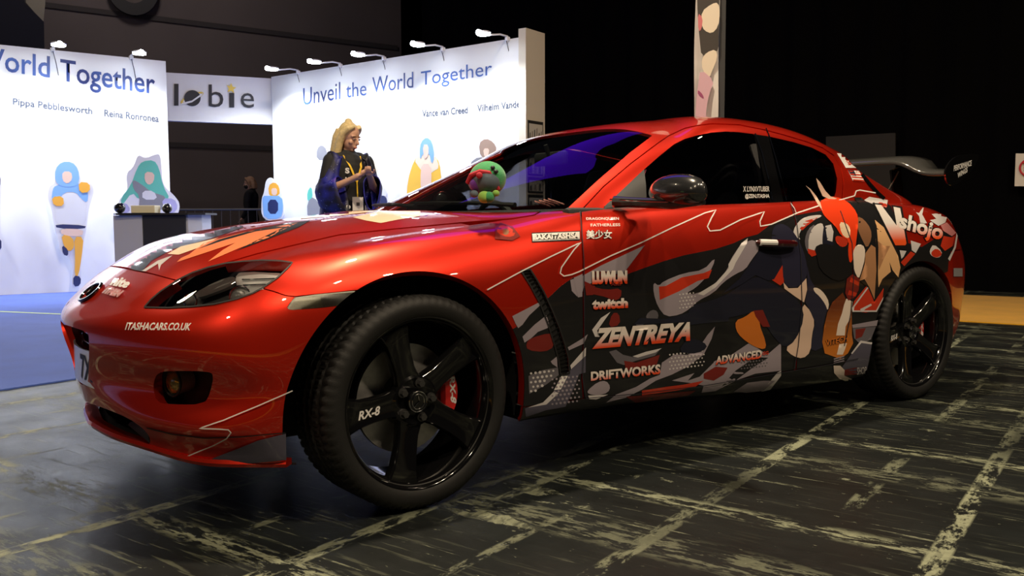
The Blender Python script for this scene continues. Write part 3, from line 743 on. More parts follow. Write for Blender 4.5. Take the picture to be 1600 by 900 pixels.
add_cyl(bm, c, c+ax*.2, .04, 16); add_box(bm, c, (.03, .30, .05)); from_bm('steering_wheel', bm, DARKIN, car)
bm = bmesh.new(); add_box(bm, (1.16, 0, 1.13), (.03, .22, .06), None, .012); add_cyl(bm, (1.15, 0, 1.14), (1.13, 0, 1.19), .01, 8); from_bm('rear_view_mirror', bm, DARKIN, car)
bm = bmesh.new(); add_box(bm, (1.9, 0, .42), (1.6, 1.3, .3)); add_box(bm, (2.85, 0, .70), (.5, 1.2, .35), None, .03); from_bm('cabin_floor', bm, DARKIN, car, smooth=False)['kind'] = 'stuff'
for sy in (-1, 1):
    bm = bmesh.new(); add_box(bm, (1.45, sy*.72, .65), (1.6, .05, .50), None, .02); from_bm('door_card', bm, DARKIN, car)
bm = bmesh.new(); add_tube(bm, [(1.72, -.66, 1.17), (1.71, -.70, 1.02), (1.66, -.70, .85), (1.45, -.62, .52)], .016, 6); from_bm('seat_belt', bm, SEATM, car)
# door mirrors
for sy in (-1, 1):
    mr = empty('door_mirror', (.86, sy*.80, .93)); mr.parent = car; mr.matrix_parent_inverse = Matrix.Translation(-Vector(car.location))
    R = Matrix.Rotation(sy*math.radians(-10), 3, 'Z'); c = Vector((.952, -.970, .947))
    V = []; F = []; nu, nv = 28, 14
    for i in range(nv+1):
        a = math.pi*i/nv
        for j in range(nu):
            b = 2*math.pi*j/nu
            y = -math.cos(a)*.140; rr = math.sin(a)**.62
            x = math.cos(b)*rr*(.062 if math.cos(b) < 0 else .038); z = math.sin(b)*rr*(.066 if math.sin(b) > 0 else .044)
            p = Matrix.Rotation(math.radians(-10), 3, 'Z')@Vector((x, y, z+.12*(-y)*-.2))+c
            V.append((p.x, p.y*(1 if sy < 0 else -1), p.z))
    for i in range(nv):
        for j in range(nu): F.append((i*nu+j, i*nu+(j+1) % nu, (i+1)*nu+(j+1) % nu, (i+1)*nu+j))
    obj_vf('housing', V, F, CARBON, mr, smooth=True)
    bm = bmesh.new()
    pts = [(.855, -.752, .922), (.88, -.80, .920), (.915, -.87, .915), (.935, -.96, .911), (.950, -1.085, .914)]
    add_tube(bm, [(x, y*(1 if sy < 0 else -1), z) for x, y, z in pts], .02, 10, radii=[.028, .024, .024, .026, .012])
    for v in bm.verts: v.co.z = .915+(v.co.z-.915)*.8
    from_bm('arm', bm, mat('satin_black', (.02, .02, .021), .28, coat=.5), mr)
    bm = bmesh.new(); add_tube(bm, [(x-.022, y*(1 if sy < 0 else -1), z+.006) for x, y, z in pts], .004, 6); from_bm('arm_glint', bm, CHROME, mr)  # thin chrome tube added to draw the bright reflection along the arm fold
# the far mirror is folded flat against its window
for ch in list(mr.children):
    M_ = Matrix.Translation((.80, .75, 0))@Matrix.Rotation(math.radians(-72), 4, 'Z')@Matrix.Translation((-.80, -.75, 0)); ch.data.transform(M_)
# wipers
for pts in ([(.60, -.50, .912), (.56, -.30, .924), (.53, -.05, .930), (.515, .12, .932)], [(.49, .04, .915), (.49, .25, .928), (.52, .45, .930), (.55, .54, .928)]):
    bm = bmesh.new(); add_tube(bm, pts, .009, 6, radii=[.010, .007, .005, .004]); wp = from_bm('wiper', bm, MBLACK, car)
    bm = bmesh.new(); add_tube(bm, [(p[0]+.012, p[1], p[2]-.006) for p in pts[1:]], .004, 6); from_bm('wiper_blade', bm, RUBBER, wp)
# door handle
for sy in (-1, 1):
    A = hit(1181, 379)[0]; Bq = hit(1240, 381)[0]; A = Vector((A.x, A.y*(-sy), A.z)); Bq = Vector((Bq.x, Bq.y*(-sy), Bq.z)); o_ = Vector((0, sy*.028, 0))
    bm = bmesh.new(); add_tube(bm, [A.lerp(Bq, f)+o_*math.sin(math.pi*f)**.4 for f in np.linspace(0, 1, 14)], .014, 10, radii=[.008]+[.0155]*12+[.008]); 
    from_bm('door_handle', bm, mat('dark_red_handle', (.05, .004, .006), .15, coat=1), car)
    if sy < 0:
        bm = bmesh.new(); add_tube(bm, [A.lerp(Bq, f)+o_*math.sin(math.pi*f)**.4+Vector((-.0005, -.0028, .001)) for f in np.linspace(.03, .36, 7)], .0135, 10); from_bm('handle_graphic', bm, WHITE, car)
# rear wing
wing = empty('rear_wing', (3.36, 0, .93)); wing.parent = car; wing.matrix_parent_inverse = Matrix.Translation(-Vector(car.location))
V = []; F = []; ys = np.linspace(-.70, .70, 41)
sec = [(0, 0), (.03, .014), (.10, .020), (.18, .012), (.25, .000), (.25, -.004), (.18, .000), (.10, .002), (.03, -.006)]
for y in ys:
    ay = abs(y); dz = .075*(1-1/(1+math.exp(-(ay-.50)/.035))); th = math.radians(6+6*(ay < .5))
    x0 = 3.18+.03*(ay < 2)*math.cos(y*1.2)
    ch = 1.0
    for (a, b) in sec: V.append((x0+(a*math.cos(th)-b*math.sin(th))*ch, y, 1.085+dz+(b*math.cos(th)*1.3+a*math.sin(th))))
k = len(sec)
for i in range(40):
    for j in range(k): F.append((i*k+j, (i+1)*k+j, (i+1)*k+(j+1) % k, i*k+(j+1) % k))
obj_vf('wing_blade', V, F, mat('wing_carbon', (.10, .10, .095), .14, .5, coat=1.0, noise=.3, nscale=300), wing, smooth=True)
for sy in (-1, 1):
    pl = [(3.18, 1.11), (3.20, 1.05), (3.24, 1.03), (3.30, 1.035), (3.40, 1.08), (3.475, 1.13), (3.54, 1.20), (3.50, 1.205), (3.35, 1.195), (3.25, 1.17)]
    bm = bmesh.new(); pl = smooth_poly(pl, 2)
    a = [bm.verts.new((x, sy*.70, z)) for x, z in pl]; b = [bm.verts.new((x, sy*.708, z)) for x, z in pl]
    bm.faces.new(a); bm.faces.new(b[::-1])
    for i in range(len(a)): bm.faces.new((a[i], a[(i+1) % len(a)], b[(i+1) % len(a)], b[i]))
    fixn(bm); ep = from_bm('end_plate', bm, GBLACK, wing)
    if sy < 0:
        for (t_, x0, x1, z0, z1) in (('PERFORMANCE', 3.27, 3.45, 1.105, 1.135), ('WINGS', 3.31, 3.41, 1.07, 1.098)):
            me = quad_map(text_mesh(t_, .03), [(x0, -.7085, z0), (x1, -.7085, z0+.035), (x1, -.7085, z1+.035), (x0, -.7085, z1)]); link('end_plate_lettering', me, WHITE, ep, smooth=False)
    bm = bmesh.new(); add_box(bm, (3.30, sy*.38, 1.03), (.10, .010, .22), Matrix.Rotation(math.radians(-14), 3, 'Y'), .003, 1); from_bm('wing_mount', bm, GBLACK, wing)
    bm = bmesh.new(); add_cyl(bm, (3.30, sy*.385, 1.12), (3.16, sy*.385, .96), .005, 8); from_bm('support_rod', bm, CHROME, wing)
# rear side marker
strip_px('rear_side_marker', [(1489,425.5),(1503,425.5)], 13, mat('marker_smoke', (.25, .25, .26), .3), off=.003, step=4)
for sy in (-.42, .42):
    bm = bmesh.new(); add_lathe(bm, [(-.12, .045), (.06, .045), (.06, .038), (-.1, .038)], 24, 'X', (3.50, sy, .27)); from_bm('exhaust_tip', bm, CHROME, car)

# ------------------------------------------------------------------ wheels
def make_wheel(loc, rz, side, text):
    w = empty('wheel', (0, 0, 0))
    def done(): pass
    Rt, Rr = .3195, .256
    prof = [(-.096, .244), (-.104, .252), (-.1125, .262), (-.1165, .285), (-.112, .303), (-.100, .3135)]
    tread = [(-.092, 1), (-.070, 1), (-.066, 0), (-.058, 0), (-.054, 1), (-.026, 1), (-.022, 0), (-.014, 0), (-.010, 1), (.010, 1), (.014, 0), (.022, 0), (.026, 1), (.054, 1), (.058, 0), (.066, 0), (.070, 1), (.092, 1)]
    V = []; F = []; seg = 288
    rows = [(h, r, 0) for h, r in prof]+[(h, (Rt if q else Rt-.007), 1 if q else 0) for h, q in tread]+[(-h, r, 0) for h, r in prof[::-1]]
    n = len(rows)
    for k in range(seg):
        t_ = 2*math.pi*k/seg
        for j, (h, r, q) in enumerate(rows):
            sh = k+ (int(abs(h)*60) if True else 0)
            if (q and abs(h) > .05 and sh % 4 == 0) or (j in (5, n-6) and k % 4 == 0): r -= .006
            if q and abs(h) < .03 and (sh+int(h*200)) % 4 == 0: r -= .003
            V.append((r*math.cos(t_), h, r*math.sin(t_)))
    for k in range(seg):
        for j in range(n-1):
            a = k*n+j; b = ((k+1) % seg)*n+j; F.append((a, a+1, b+1, b))
    o = obj_vf('tyre', V, F, RUBBER, w, smooth=True); o.data.set_sharp_from_angle(angle=math.radians(50))
    bm = bmesh.new(); add_lathe(bm, [(-.104, .249), (-.109, .2535), (-.110, .257), (-.106, .259), (-.099, .256), (-.099, .247), (-.085, .239), (-.055, .232), (.08, .229), (.105, .25), (.108, .256), (.09, .245), (.0, .236), (-.09, .243)], 120, 'Y', closed=True); fixn(bm)
    from_bm('rim', bm, GBLACK, w)
    for k in range(5):
        a = math.radians(39+72*k); V = []; F = []
        st = [(.030, -.060, .036), (.062, -.062, .043), (.10, -.068, .036), (.15, -.078, .036), (.20, -.088, .042), (.232, -.092, .052), (.243, -.090, .060)]
        cs = [(-1, .030), (-1, .006), (-.86, .0), (-.45, .004), (.45, .004), (.86, .0), (1, .006), (1, .030)]
        for (r, y, hw) in st:
            for (u, dy) in cs: V.append((r*math.cos(a)-u*hw*math.sin(a), y+dy, r*math.sin(a)+u*hw*math.cos(a)))
        m_ = len(cs)
        for i in range(len(st)-1):
            for j in range(m_): F.append((i*m_+j, i*m_+(j+1) % m_, (i+1)*m_+(j+1) % m_, (i+1)*m_+j))
        F.append(tuple(range(m_))); F.append(tuple((len(st)-1)*m_+j for j in range(m_))[::-1])
        bm = bmesh.new(); vs = [bm.verts.new(v) for v in V]
        for f in F: bm.faces.new([vs[i] for i in f])
        fixn(bm); from_bm('spoke', bm, GBLACK, w, angle=50)
    bm = bmesh.new(); add_lathe(bm, [(-.058, .0), (-.058, .040), (-.060, .055), (-.066, .070), (-.060, .078), (-.03, .08)], 60, 'Y'); fixn(bm); from_bm('hub', bm, GBLACK, w)
    for k in range(5):
        a = math.radians(3+72*k); bm = bmesh.new(); c = (.054*math.cos(a), -.066, .054*math.sin(a))
        add_cyl(bm, (c[0], -.060, c[2]), (c[0], -.080, c[2]), .0105, 6); add_cyl(bm, (c[0], -.060, c[2]), (c[0], -.066, c[2]), .015, 20)
        fixn(bm); from_bm('lug_nut', bm, mat('dark_nut', (.07, .07, .07), .35, .6), w, smooth=False)
    bm = bmesh.new(); add_lathe(bm, [(-.060, .034), (-.074, .033), (-.077, .030), (-.077, .0005)], 40, 'Y'); fixn(bm); cap = from_bm('centre_cap', bm, GBLACK, w)
    ring = lambda r, ry, y: [(r*math.cos(t)*1.0, y, ry*math.sin(t)) for t in [2*math.pi*k/36 for k in range(36)]]
    bm = bmesh.new(); add_tube(bm, ring(.0305, .0305, -.0775), .0016, 6, True); add_tube(bm, ring(.0205, .0225, -.078), .0015, 6, True)
    for pts in ([(-.002, -.079, .022), (.001, -.079, .011), (.003, -.079, 0), (-.006, -.079, -.006), (-.014, -.079, -.015)],):
        add_tube(bm, pts, .0014, 6)
    em = from_bm('cap_emblem', bm, CHROME, w); em['kind'] = 'stuff'
    bm = bmesh.new(); add_lathe(bm, [(-.004, .080), (-.004, .166), (.012, .166), (.012, .080)], 80, 'Y', closed=True); fixn(bm); from_bm('brake_disc', bm, STEEL, w)
    bm = bmesh.new(); add_lathe(bm, [(-.03, .0), (-.03, .075), (-.004, .085), (.01, .085)], 60, 'Y'); fixn(bm); from_bm('disc_bell', bm, mat('cast_iron', (.12, .11, .10), .5, .7), w)
    # caliper
    V = []; F = []; na = 14
    for k in range(na+1):
        a = math.radians(-24+50*k/na); e = .5+.5*math.sin(math.pi*k/na)**.5
        for (r, y) in ((.118, .035), (.118, -.022), (.128, -.034), (.172, -.034), (.184, -.018), (.184, .035)):
            rr = .151+(r-.151)*e; V.append((rr*math.cos(a), y, rr*math.sin(a)))
    for k in range(na):
        for j in range(6): F.append((k*6+j, k*6+(j+1) % 6, k*6+6+(j+1) % 6, k*6+6+j))
    F.append(tuple(range(6))); F.append(tuple(na*6+j for j in range(6))[::-1])
    bm = bmesh.new(); vs = [bm.verts.new(v) for v in V]
    for f in F: bm.faces.new([vs[i] for i in f])
    fixn(bm); cal = from_bm('brake_caliper', bm, CALRED, w); cal['label'] = 'bright red caliper'
    bm = bmesh.new(); add_tube(bm, [(-.235+.01, -.0985, .03), (-.2, -.099, .02)], .001, 4); bm.free()
    if text:
        a = math.radians(183); 
        def q(r, u): return (r*math.cos(a)-u*math.sin(a), -.0855-.0, r*math.sin(a)+u*math.cos(a))
        me = quad_map(text_mesh('RX-8', .03, .25), [q(.205, .016), q(.125, .016), q(.125, -.010), q(.205, -.010)])
        n_ = len(me.vertices); co = np.zeros(n_*3); me.vertices.foreach_get('co', co); co = co.reshape(-1, 3); rr = np.hypot(co[:, 0], co[:, 2]); co[:, 1] = np.interp(rr, [.10, .15, .20, .232], [-.068, -.078, -.088, -.092])-.0005+.0035; 
        me.vertices.foreach_set('co', co.ravel()); link('spoke_lettering', me, WHITE, w, smooth=False)
        def c_(a, r): return (r*math.cos(math.radians(a)), -.0345, r*math.sin(math.radians(a)))
        me = quad_map(text_mesh('RX-8', .04, .25), [c_(20, .150), c_(-12, .150), c_(-12, .172), c_(20, .172)]); link('caliper_lettering', me, WHITE, w, smooth=False)
    w.rotation_euler = (0, 0, rz+(math.pi if side > 0 else 0)); w.location = loc
    bpy.context.view_layer.update(); w.parent = car; w.matrix_parent_inverse = Matrix.Translation(-Vector(car.location))
    return w
WZ = .3195
make_wheel((0, -.752, WZ), .0476, -1, True); make_wheel((2.7, -.760, WZ), 0, -1, True)
make_wheel((0, .752, WZ), .0476, 1, False); make_wheel((2.7, .760, WZ), 0, 1, False)
bm = bmesh.new(); 
for x in (0, 2.7): add_cyl(bm, (x, -.68, WZ), (x, .68, WZ), .03, 12)
from_bm('axle', bm, DARKIN, car)['kind'] = 'stuff'

# undertray closing the nose behind the lip
q = half; pl = [(x+.03, y*.98) for x, y, z in q]; pl = pl+[(-.40, .78), (-.40, 0)]
pl2 = pl+[(x, -y) for x, y in pl[::-1]][1:-1]
bm = bmesh.new(); a = [bm.verts.new((x, y, .186)) for x, y in pl2]; b = [bm.verts.new((x, y, .192)) for x, y in pl2]; bm.faces.new(a); bm.faces.new(b[::-1])
for i in range(len(a)): bm.faces.new((a[i], a[(i+1) % len(a)], b[(i+1) % len(a)], b[i]))
fixn(bm); bmesh.ops.triangulate(bm, faces=[f for f in bm.faces if len(f.verts) > 4]); from_bm('undertray', bm, MBLACK, car, smooth=False)
# ------------------------------------------------------------------ hall: floor, carpets, booth
GA = math.radians(18.2); GU = np.array([math.cos(GA), math.sin(GA), 0]); GV = np.array([-math.sin(GA), math.cos(GA), 0])
def uv(u, v, z=0.0): p = GU*u+GV*v; return (p[0], p[1], z)
def floor_mat():
    m = bpy.data.materials.new('worn_hall_floor'); m.use_nodes = True; nt = m.node_tree; N = nt.nodes; L = nt.links; b = N['Principled BSDF']
    tc = N.new('ShaderNodeTexCoord'); mp = N.new('ShaderNodeMapping'); mp.inputs['Rotation'].default_value = (0, 0, -GA); L.new(tc.outputs['Object'], mp.inputs['Vector'])
    sep = N.new('ShaderNodeSeparateXYZ'); L.new(mp.outputs[0], sep.inputs[0])
    def math_(op, a, b_=None, c=None, clamp=False):
        n = N.new('ShaderNodeMath'); n.operation = op; n.use_clamp = clamp
        for i, x in enumerate((a, b_, c)):
            if x is None: continue
            if isinstance(x, (int, float)): n.inputs[i].default_value = x
            else: L.new(x, n.inputs[i])
        return n.outputs[0]
    def noise(scale, vec=(1, 1, 1), detail=6, rough=.6, off=0):
        mm = N.new('ShaderNodeMapping'); mm.inputs['Scale'].default_value = vec; mm.inputs['Location'].default_value = (off, off*1.7, 0); L.new(mp.outputs[0], mm.inputs['Vector'])
        n = N.new('ShaderNodeTexNoise'); n.inputs['Scale'].default_value = scale; n.inputs['Detail'].default_value = detail; n.inputs['Roughness'].default_value = rough
        L.new(mm.outputs[0], n.inputs['Vector']); return n.outputs['Fac']
    def step(x, lo, hi): return math_('MULTIPLY_ADD', x, 1.0/(hi-lo), -lo/(hi-lo), True)
    wob = math_('MULTIPLY_ADD', noise(1.3, off=3), .10, -.05)
    # tape lines running along u, spaced in v ; and along v, spaced in u
    def lines(co, period, off, half, soft):
        f = math_('FRACT', math_('MULTIPLY_ADD', co, 1.0/period, off)); d = math_('MULTIPLY', math_('ABSOLUTE', math_('SUBTRACT', f, .5)), period)
        return math_('SUBTRACT', 1.0, step(d, half-soft, half+soft))
    u, v = sep.outputs[0], sep.outputs[1]
    l1 = lines(v, .655, .5-(-1.47/.655), .027, .004)
    l2 = lines(u, 1.02, .27, .040, .02)
    l3 = lines(u, 1.02, .62, .075, .03)
    l4 = lines(v, .655, .30, .016, .004); l5 = lines(v, .9, .55, .022, .004); gate2 = step(noise(2.6, (1, .8, 1), 4, .6, 91), .50, .56)
    worn1 = step(noise(7, (1, 2.2, 1), 8, .72, 5), .47, .53); gate1 = step(noise(.55, (1, 3, 1), 2, .5, 8), .42, .50)
    worn2 = step(noise(9, (3.5, .8, 1), 8, .75, 11), .50, .54)
    streak = step(noise(5.0, (6.5, .30, 1), 8, .66, 21), .60, .64)
    streak2 = step(noise(9, (5, .35, 1), 6, .6, 2), .58, .62)
    patch = step(noise(1.3, (1.8, .7, 1), 10, .72, 31), .615, .63)
    chip = step(noise(26, (2.2, .6, 1), 4, .7, 41), .66, .69)
    big = step(noise(.45, (1, .6, 1), 3, .5, 51), .40, .60)
    A = math_('MULTIPLY', math_('MULTIPLY', l1, worn1), math_('MULTIPLY_ADD', gate1, .8, .2))
    Bn = math_('MULTIPLY', l2, math_('MULTIPLY', worn2, .85))
    C_ = math_('MULTIPLY', streak, math_('MULTIPLY_ADD', worn2, .6, .10)); D = math_('MULTIPLY', math_('MULTIPLY', streak2, big), .35)
    L45 = math_('MULTIPLY', math_('MULTIPLY', math_('MAXIMUM', l4, l5), gate2), math_('MULTIPLY', worn1, .55)); E_ = math_('MULTIPLY', patch, math_('MULTIPLY_ADD', worn1, .5, .25)); F_ = math_('MAXIMUM', math_('MULTIPLY', chip, .7), math_('MULTIPLY', l3, math_('MULTIPLY', worn2, .4)))
    s = math_('MAXIMUM', math_('MAXIMUM', math_('MAXIMUM', A, L45), Bn), math_('MAXIMUM', math_('MAXIMUM', C_, D), math_('MAXIMUM', E_, F_)))
    s = math_('MULTIPLY', s, math_('MULTIPLY_ADD', noise(60, off=7), .9, .45), None, True)
    cr = N.new('ShaderNodeMix'); cr.data_type = 'RGBA'; L.new(s, cr.inputs[0]); 
    dk = N.new('ShaderNodeMix'); dk.data_type = 'RGBA'; L.new(step(noise(2.2, (1.5, .5, 1), 8, .7, 61), .35, .7), dk.inputs[0]); dk.inputs[6].default_value = (.0045, .0055, .0055, 1); dk.inputs[7].default_value = (.013, .016, .016, 1)
    L.new(dk.outputs[2], cr.inputs[6]); cr.inputs[7].default_value = (.225, .245, .165, 1)
    L.new(cr.outputs[2], b.inputs['Base Color'])
    ro = math_('MULTIPLY_ADD', noise(5, off=71), .30, .24); L.new(math_('MULTIPLY_ADD', s, .22, ro), b.inputs['Roughness'])
    b.inputs['Specular IOR Level'].default_value = .32
    bp = N.new('ShaderNodeBump'); bp.inputs['Strength'].default_value = .25; bp.inputs['Distance'].default_value = .003; L.new(math_('ADD', s, math_('MULTIPLY', noise(40, off=4), .4)), bp.inputs['Height']); L.new(bp.outputs[0], b.inputs['Normal'])
    return m
def slab(name, pts, z0, z1, m, parent=None):
    n = len(pts); V = [(p[0], p[1], z0) for p in pts]+[(p[0], p[1], z1) for p in pts]
    F = [tuple(range(n))[::-1], tuple(range(n, 2*n))]+[(i, (i+1) % n, n+(i+1) % n, n+i) for i in range(n)]
    bm = bmesh.new(); vs = [bm.verts.new(v) for v in V]
    for f in F: bm.faces.new([vs[i] for i in f])
    fixn(bm); return from_bm(name, bm, m, parent, smooth=False)
fl = slab('floor', [(-26, -26), (30, -26), (30, 30), (-26, 30)], -.1, 0, floor_mat()); tag(fl, kind='structure')
def carpet_mat(name, col):
    m = mat(name, col, .95, noise=.25, nscale=3, bump=.5, bscale=500, sheen=.2); return m
blue = slab('carpet', [uv(-9, 2.17), uv(6.6, 2.17), uv(6.6, 12.5), uv(-9, 12.5)], 0, .008, carpet_mat('blue_carpet', (.045, .10, .42)))
tag(blue, 'flat royal blue carpet laid under the white exhibition booth', 'carpet')
org = slab('aisle_carpet', [uv(5.94, -16), uv(8.8, -16), uv(8.8, 1.9), uv(5.94, 1.9)], 0, .008, carpet_mat('orange_carpet', (.66, .33, .003)))
tag(org, 'orange aisle carpet strip behind the rear of the car at right', 'carpet')
org2 = slab('aisle_carpet', [uv(-8.2, -16), uv(-4.6, -16), uv(-4.6, 2.1), uv(-8.2, 2.1)], 0, .008, carpet_mat('orange_carpet', (.66, .33, .003)))
tag(org2, 'orange aisle carpet reflected in the front bumper, out of frame ahead of the car', 'carpet')
tp = obj_vf('tape_line', [(-1.5, 8.10, .0105), (-1.47, 8.13, .0105), (1.2, 4.23, .0105), (1.17, 4.20, .0105)], [(0, 1, 2, 3)], mat('yellow_green_tape', (.55, .72, .22), .5)); tag(tp, 'thin yellow-green tape line stuck across the blue carpet', 'tape')

# hall walls
HALLW = mat('hall_wall_brown', (.10, .082, .080), .8, noise=.25, nscale=.6)
wl = slab('wall_back', [(-14, 19.0), (8.6, 15.0), (8.6, 15.3), (-14, 19.3)], 0, 9.5, HALLW); tag(wl, kind='structure')
BLKC = mat('black_drape', (.002, .002, .0025), 1.0, spec=.05)
w2 = slab('wall_far', [(8, 26), (30, 14), (30, 14.3), (8, 26.3)], 0, 12, BLKC); tag(w2, kind='structure')
# seams on the brown wall: long raised joints
for k, (z0, z1) in enumerate(((5.55, 4.85), (2.55, 2.45))):
    V = []
    for (x, z) in ((-12, z0), (8.5, z1)):
        y = 19.0-(x+14)*4/22.6-.03; V += [(x, y, z-.05), (x, y, z+.05)]
    o = obj_vf('wall_joint', V, [(0, 2, 3, 1)], mat('joint_dark', (.04, .035, .035), .9), wl)
cl = slab('pillar', [(-6.4, 15.4), (-4.3, 15.1), (-4.3, 15.5), (-6.4, 15.8)], 0, 9.5, mat('hall_pillar', (.13, .125, .11), .8, noise=.2, nscale=1)); tag(cl, kind='structure'); cl.name = 'trim_1'
# banner with black ring letter high on the wall
def on_plane(px, py, co, no): return Vector(at_plane(px, py, co, no))
HN = Vector((4, 22.6, 0)).normalized(); HP = Vector((-14, 18.9, 0))
ring = empty('wall_lettering', on_plane(208, 0, HP, HN)); tag(ring, 'black ring letter O high on the brown hall wall, cut by the top edge', 'sign')
c = on_plane(207, -18, HP, HN); ex = Vector((22.6, -4, 0)).normalized(); ez = Vector((0, 0, 1)); s = (on_plane(247, -18, HP, HN)-c).length
V = []; F = []
for k in range(48):
    t = 2*math.pi*k/48
    for r, dd in ((s, 0), (s, -.08), (s*.56, -.08), (s*.56, 0)): V.append(tuple(c+ex*math.cos(t)*r+ez*math.sin(t)*r*1.12+HN*dd))
for k in range(48):
    for j in range(4): F.append((k*4+j, k*4+(j+1) % 4, ((k+1) % 48)*4+(j+1) % 4, ((k+1) % 48)*4+j))
obj_vf('ring', V, F, mat('letter_black', (.006, .006, .008), .6), ring, smooth=False)
# dark hanging drapes top left
def px_panel(name, pts, co, no, th, m, parent=None, ofs=0.0):
    no = Vector(no).normalized(); P = [on_plane(x, y, co, no) for x, y in pts]
    if (Vector(CP)-P[0]).dot(no) < 0: no = -no
    bm = bmesh.new(); a = [bm.verts.new(p+no*(th+ofs)) for p in P]; b = [bm.verts.new(p+no*ofs) for p in P]
    bm.faces.new(a); bm.faces.new(b[::-1]); n = len(P)
    for i in range(n): bm.faces.new((a[i], a[(i+1) % n], b[(i+1) % n], b[i]))
    fixn(bm); bmesh.ops.triangulate(bm, faces=[f for f in bm.faces if len(f.verts) > 4])
    return from_bm(name, bm, m, parent, smooth=False)
dr = px_panel('hanging_drape', [(-80, -30), (30, -30), (38, 5), (68, 35), (70, 130), (-80, 130)], (0, 14.0, 0), (0, 1, 0), .05, mat('navy_drape', (.008, .009, .02), .9)); tag(dr, 'dark navy drape hanging above the left booth wall', 'curtain')
dr2 = px_panel('wall_panel', [(40, -30), (70, -30), (70, 8), (67, 36), (40, 5)], (0, 14.3, 0), (0, 1, 0), .05, mat('beige_panel', (.30, .28, .22), .8)); tag(dr2, 'beige panel edge behind the navy drape at top left', 'panel')
# black curtain on the right with a grey panel and a sign
cu_u = 9.6
V = []; F = []
for i in range(301):
    v_ = -14+22*i/300.; o_ = .05*math.sin(v_*13)+.02*math.sin(v_*31)
    for z in (0, 5.5): V.append(uv(cu_u+o_, v_, z))
for i in range(300): F.append((2*i, 2*i+2, 2*i+3, 2*i+1))
cu = obj_vf('curtain', V, F, BLKC, smooth=True); tag(cu, 'tall black pleated curtain beyond the orange carpet', 'curtain')
CPn = GU; CPp = Vector(uv(cu_u-.12, 0))
gp = px_panel('backdrop_panel', [(1292, 214), (1400, 208), (1400, 330), (1292, 330)], CPp, CPn, .04, mat('dull_grey_panel', (.014, .014, .014), .8, noise=.2, nscale=2)); tag(gp, 'dull dark grey backdrop panel seen above the rear wing', 'panel')
sg = empty('sign', on_plane(1595, 290, CPp, CPn)); tag(sg, 'white no smoking sign with red ring on the black curtain', 'sign')
px_panel('board', [(1587.5, 240), (1632, 240), (1630, 291), (1585.5, 291)], CPp, CPn, .02, mat('sign_white', (.75, .74, .68), .5), sg)
c = on_plane(1609, 262, CPp, CPn)-Vector(GU)*.035; r_ = (on_plane(1621, 262, CPp, CPn)-on_plane(1609, 262, CPp, CPn)).length*1.25
bm = bmesh.new(); gv = Vector(GV); add_tube(bm, [c+gv*math.cos(t)*r_+ez*math.sin(t)*r_ for t in [2*math.pi*k/32 for k in range(32)]], r_*.12, 6, True); from_bm('red_ring', bm, mat('sign_red', (.62, .03, .05), .5), sg)
bm = bmesh.new(); add_cyl(bm, c+(gv+ez)*r_*.7, c-(gv+ez)*r_*.7, r_*.09, 6); from_bm('red_bar', bm, MATS['sign_red'], sg)
for k in range(3):
    bm = bmesh.new(); add_tube(bm, [c+gv*(r_*.55-.02*j)+ez*(.02*math.sin(j*1.2)+.035*(k-1)) for j in range(6)], .008, 5); from_bm('smoke_mark', bm, mat('sign_black', (.03, .03, .03), .5), sg)

# ---- booth
BW = mat('booth_white', (.80, .82, .85), .55, noise=.02, nscale=1)
LY = 8.78
lw = slab('booth_wall', [(-4.2, LY), (1.77, LY), (1.77, LY+.09), (-4.2, LY+.09)], 0.008, 2.93, BW); tag(lw, 'white left booth wall printed with large blue words, standing on blue carpet', 'wall panel')
WD = Vector((-.306, .952, 0)).normalized(); WN = Vector((-.952, -.306, 0))   # right wall direction (away) and its lit normal
R1 = Vector((4.66, 5.02, 0)); R0 = R1+WD*4.38
def quadpts(a, b, n, t): return [tuple(a), tuple(b), tuple(b-n*t), tuple(a-n*t)]
rw = slab('booth_wall', quadpts(R1, R0, WN, .09), 0.008, 2.93, BW); tag(rw, 'white right booth wall behind the woman, running back to the lobie fascia', 'wall panel')
fa = slab('booth_fascia', [(1.2, 9.85), (3.50, 9.29), (3.52, 9.37), (1.22, 9.93)], 2.27, 2.93, BW); tag(fa, 'white fascia board with the planet logo bridging the two booth walls', 'fascia')
c0 = R1+Vector((-.02, -.02, 0)); cw = -WN
col = slab('booth_column', [tuple(c0-WD*.10), tuple(c0-WD*.10+cw*.38), tuple(c0+cw*.38), tuple(c0)], 0.008, 3.02, mat('column_offwhite', (.62, .58, .50), .6)); tag(col, 'off-white end column of the right booth wall, with posters', 'column')
ccc = c0-WD*.102; cn = -WD
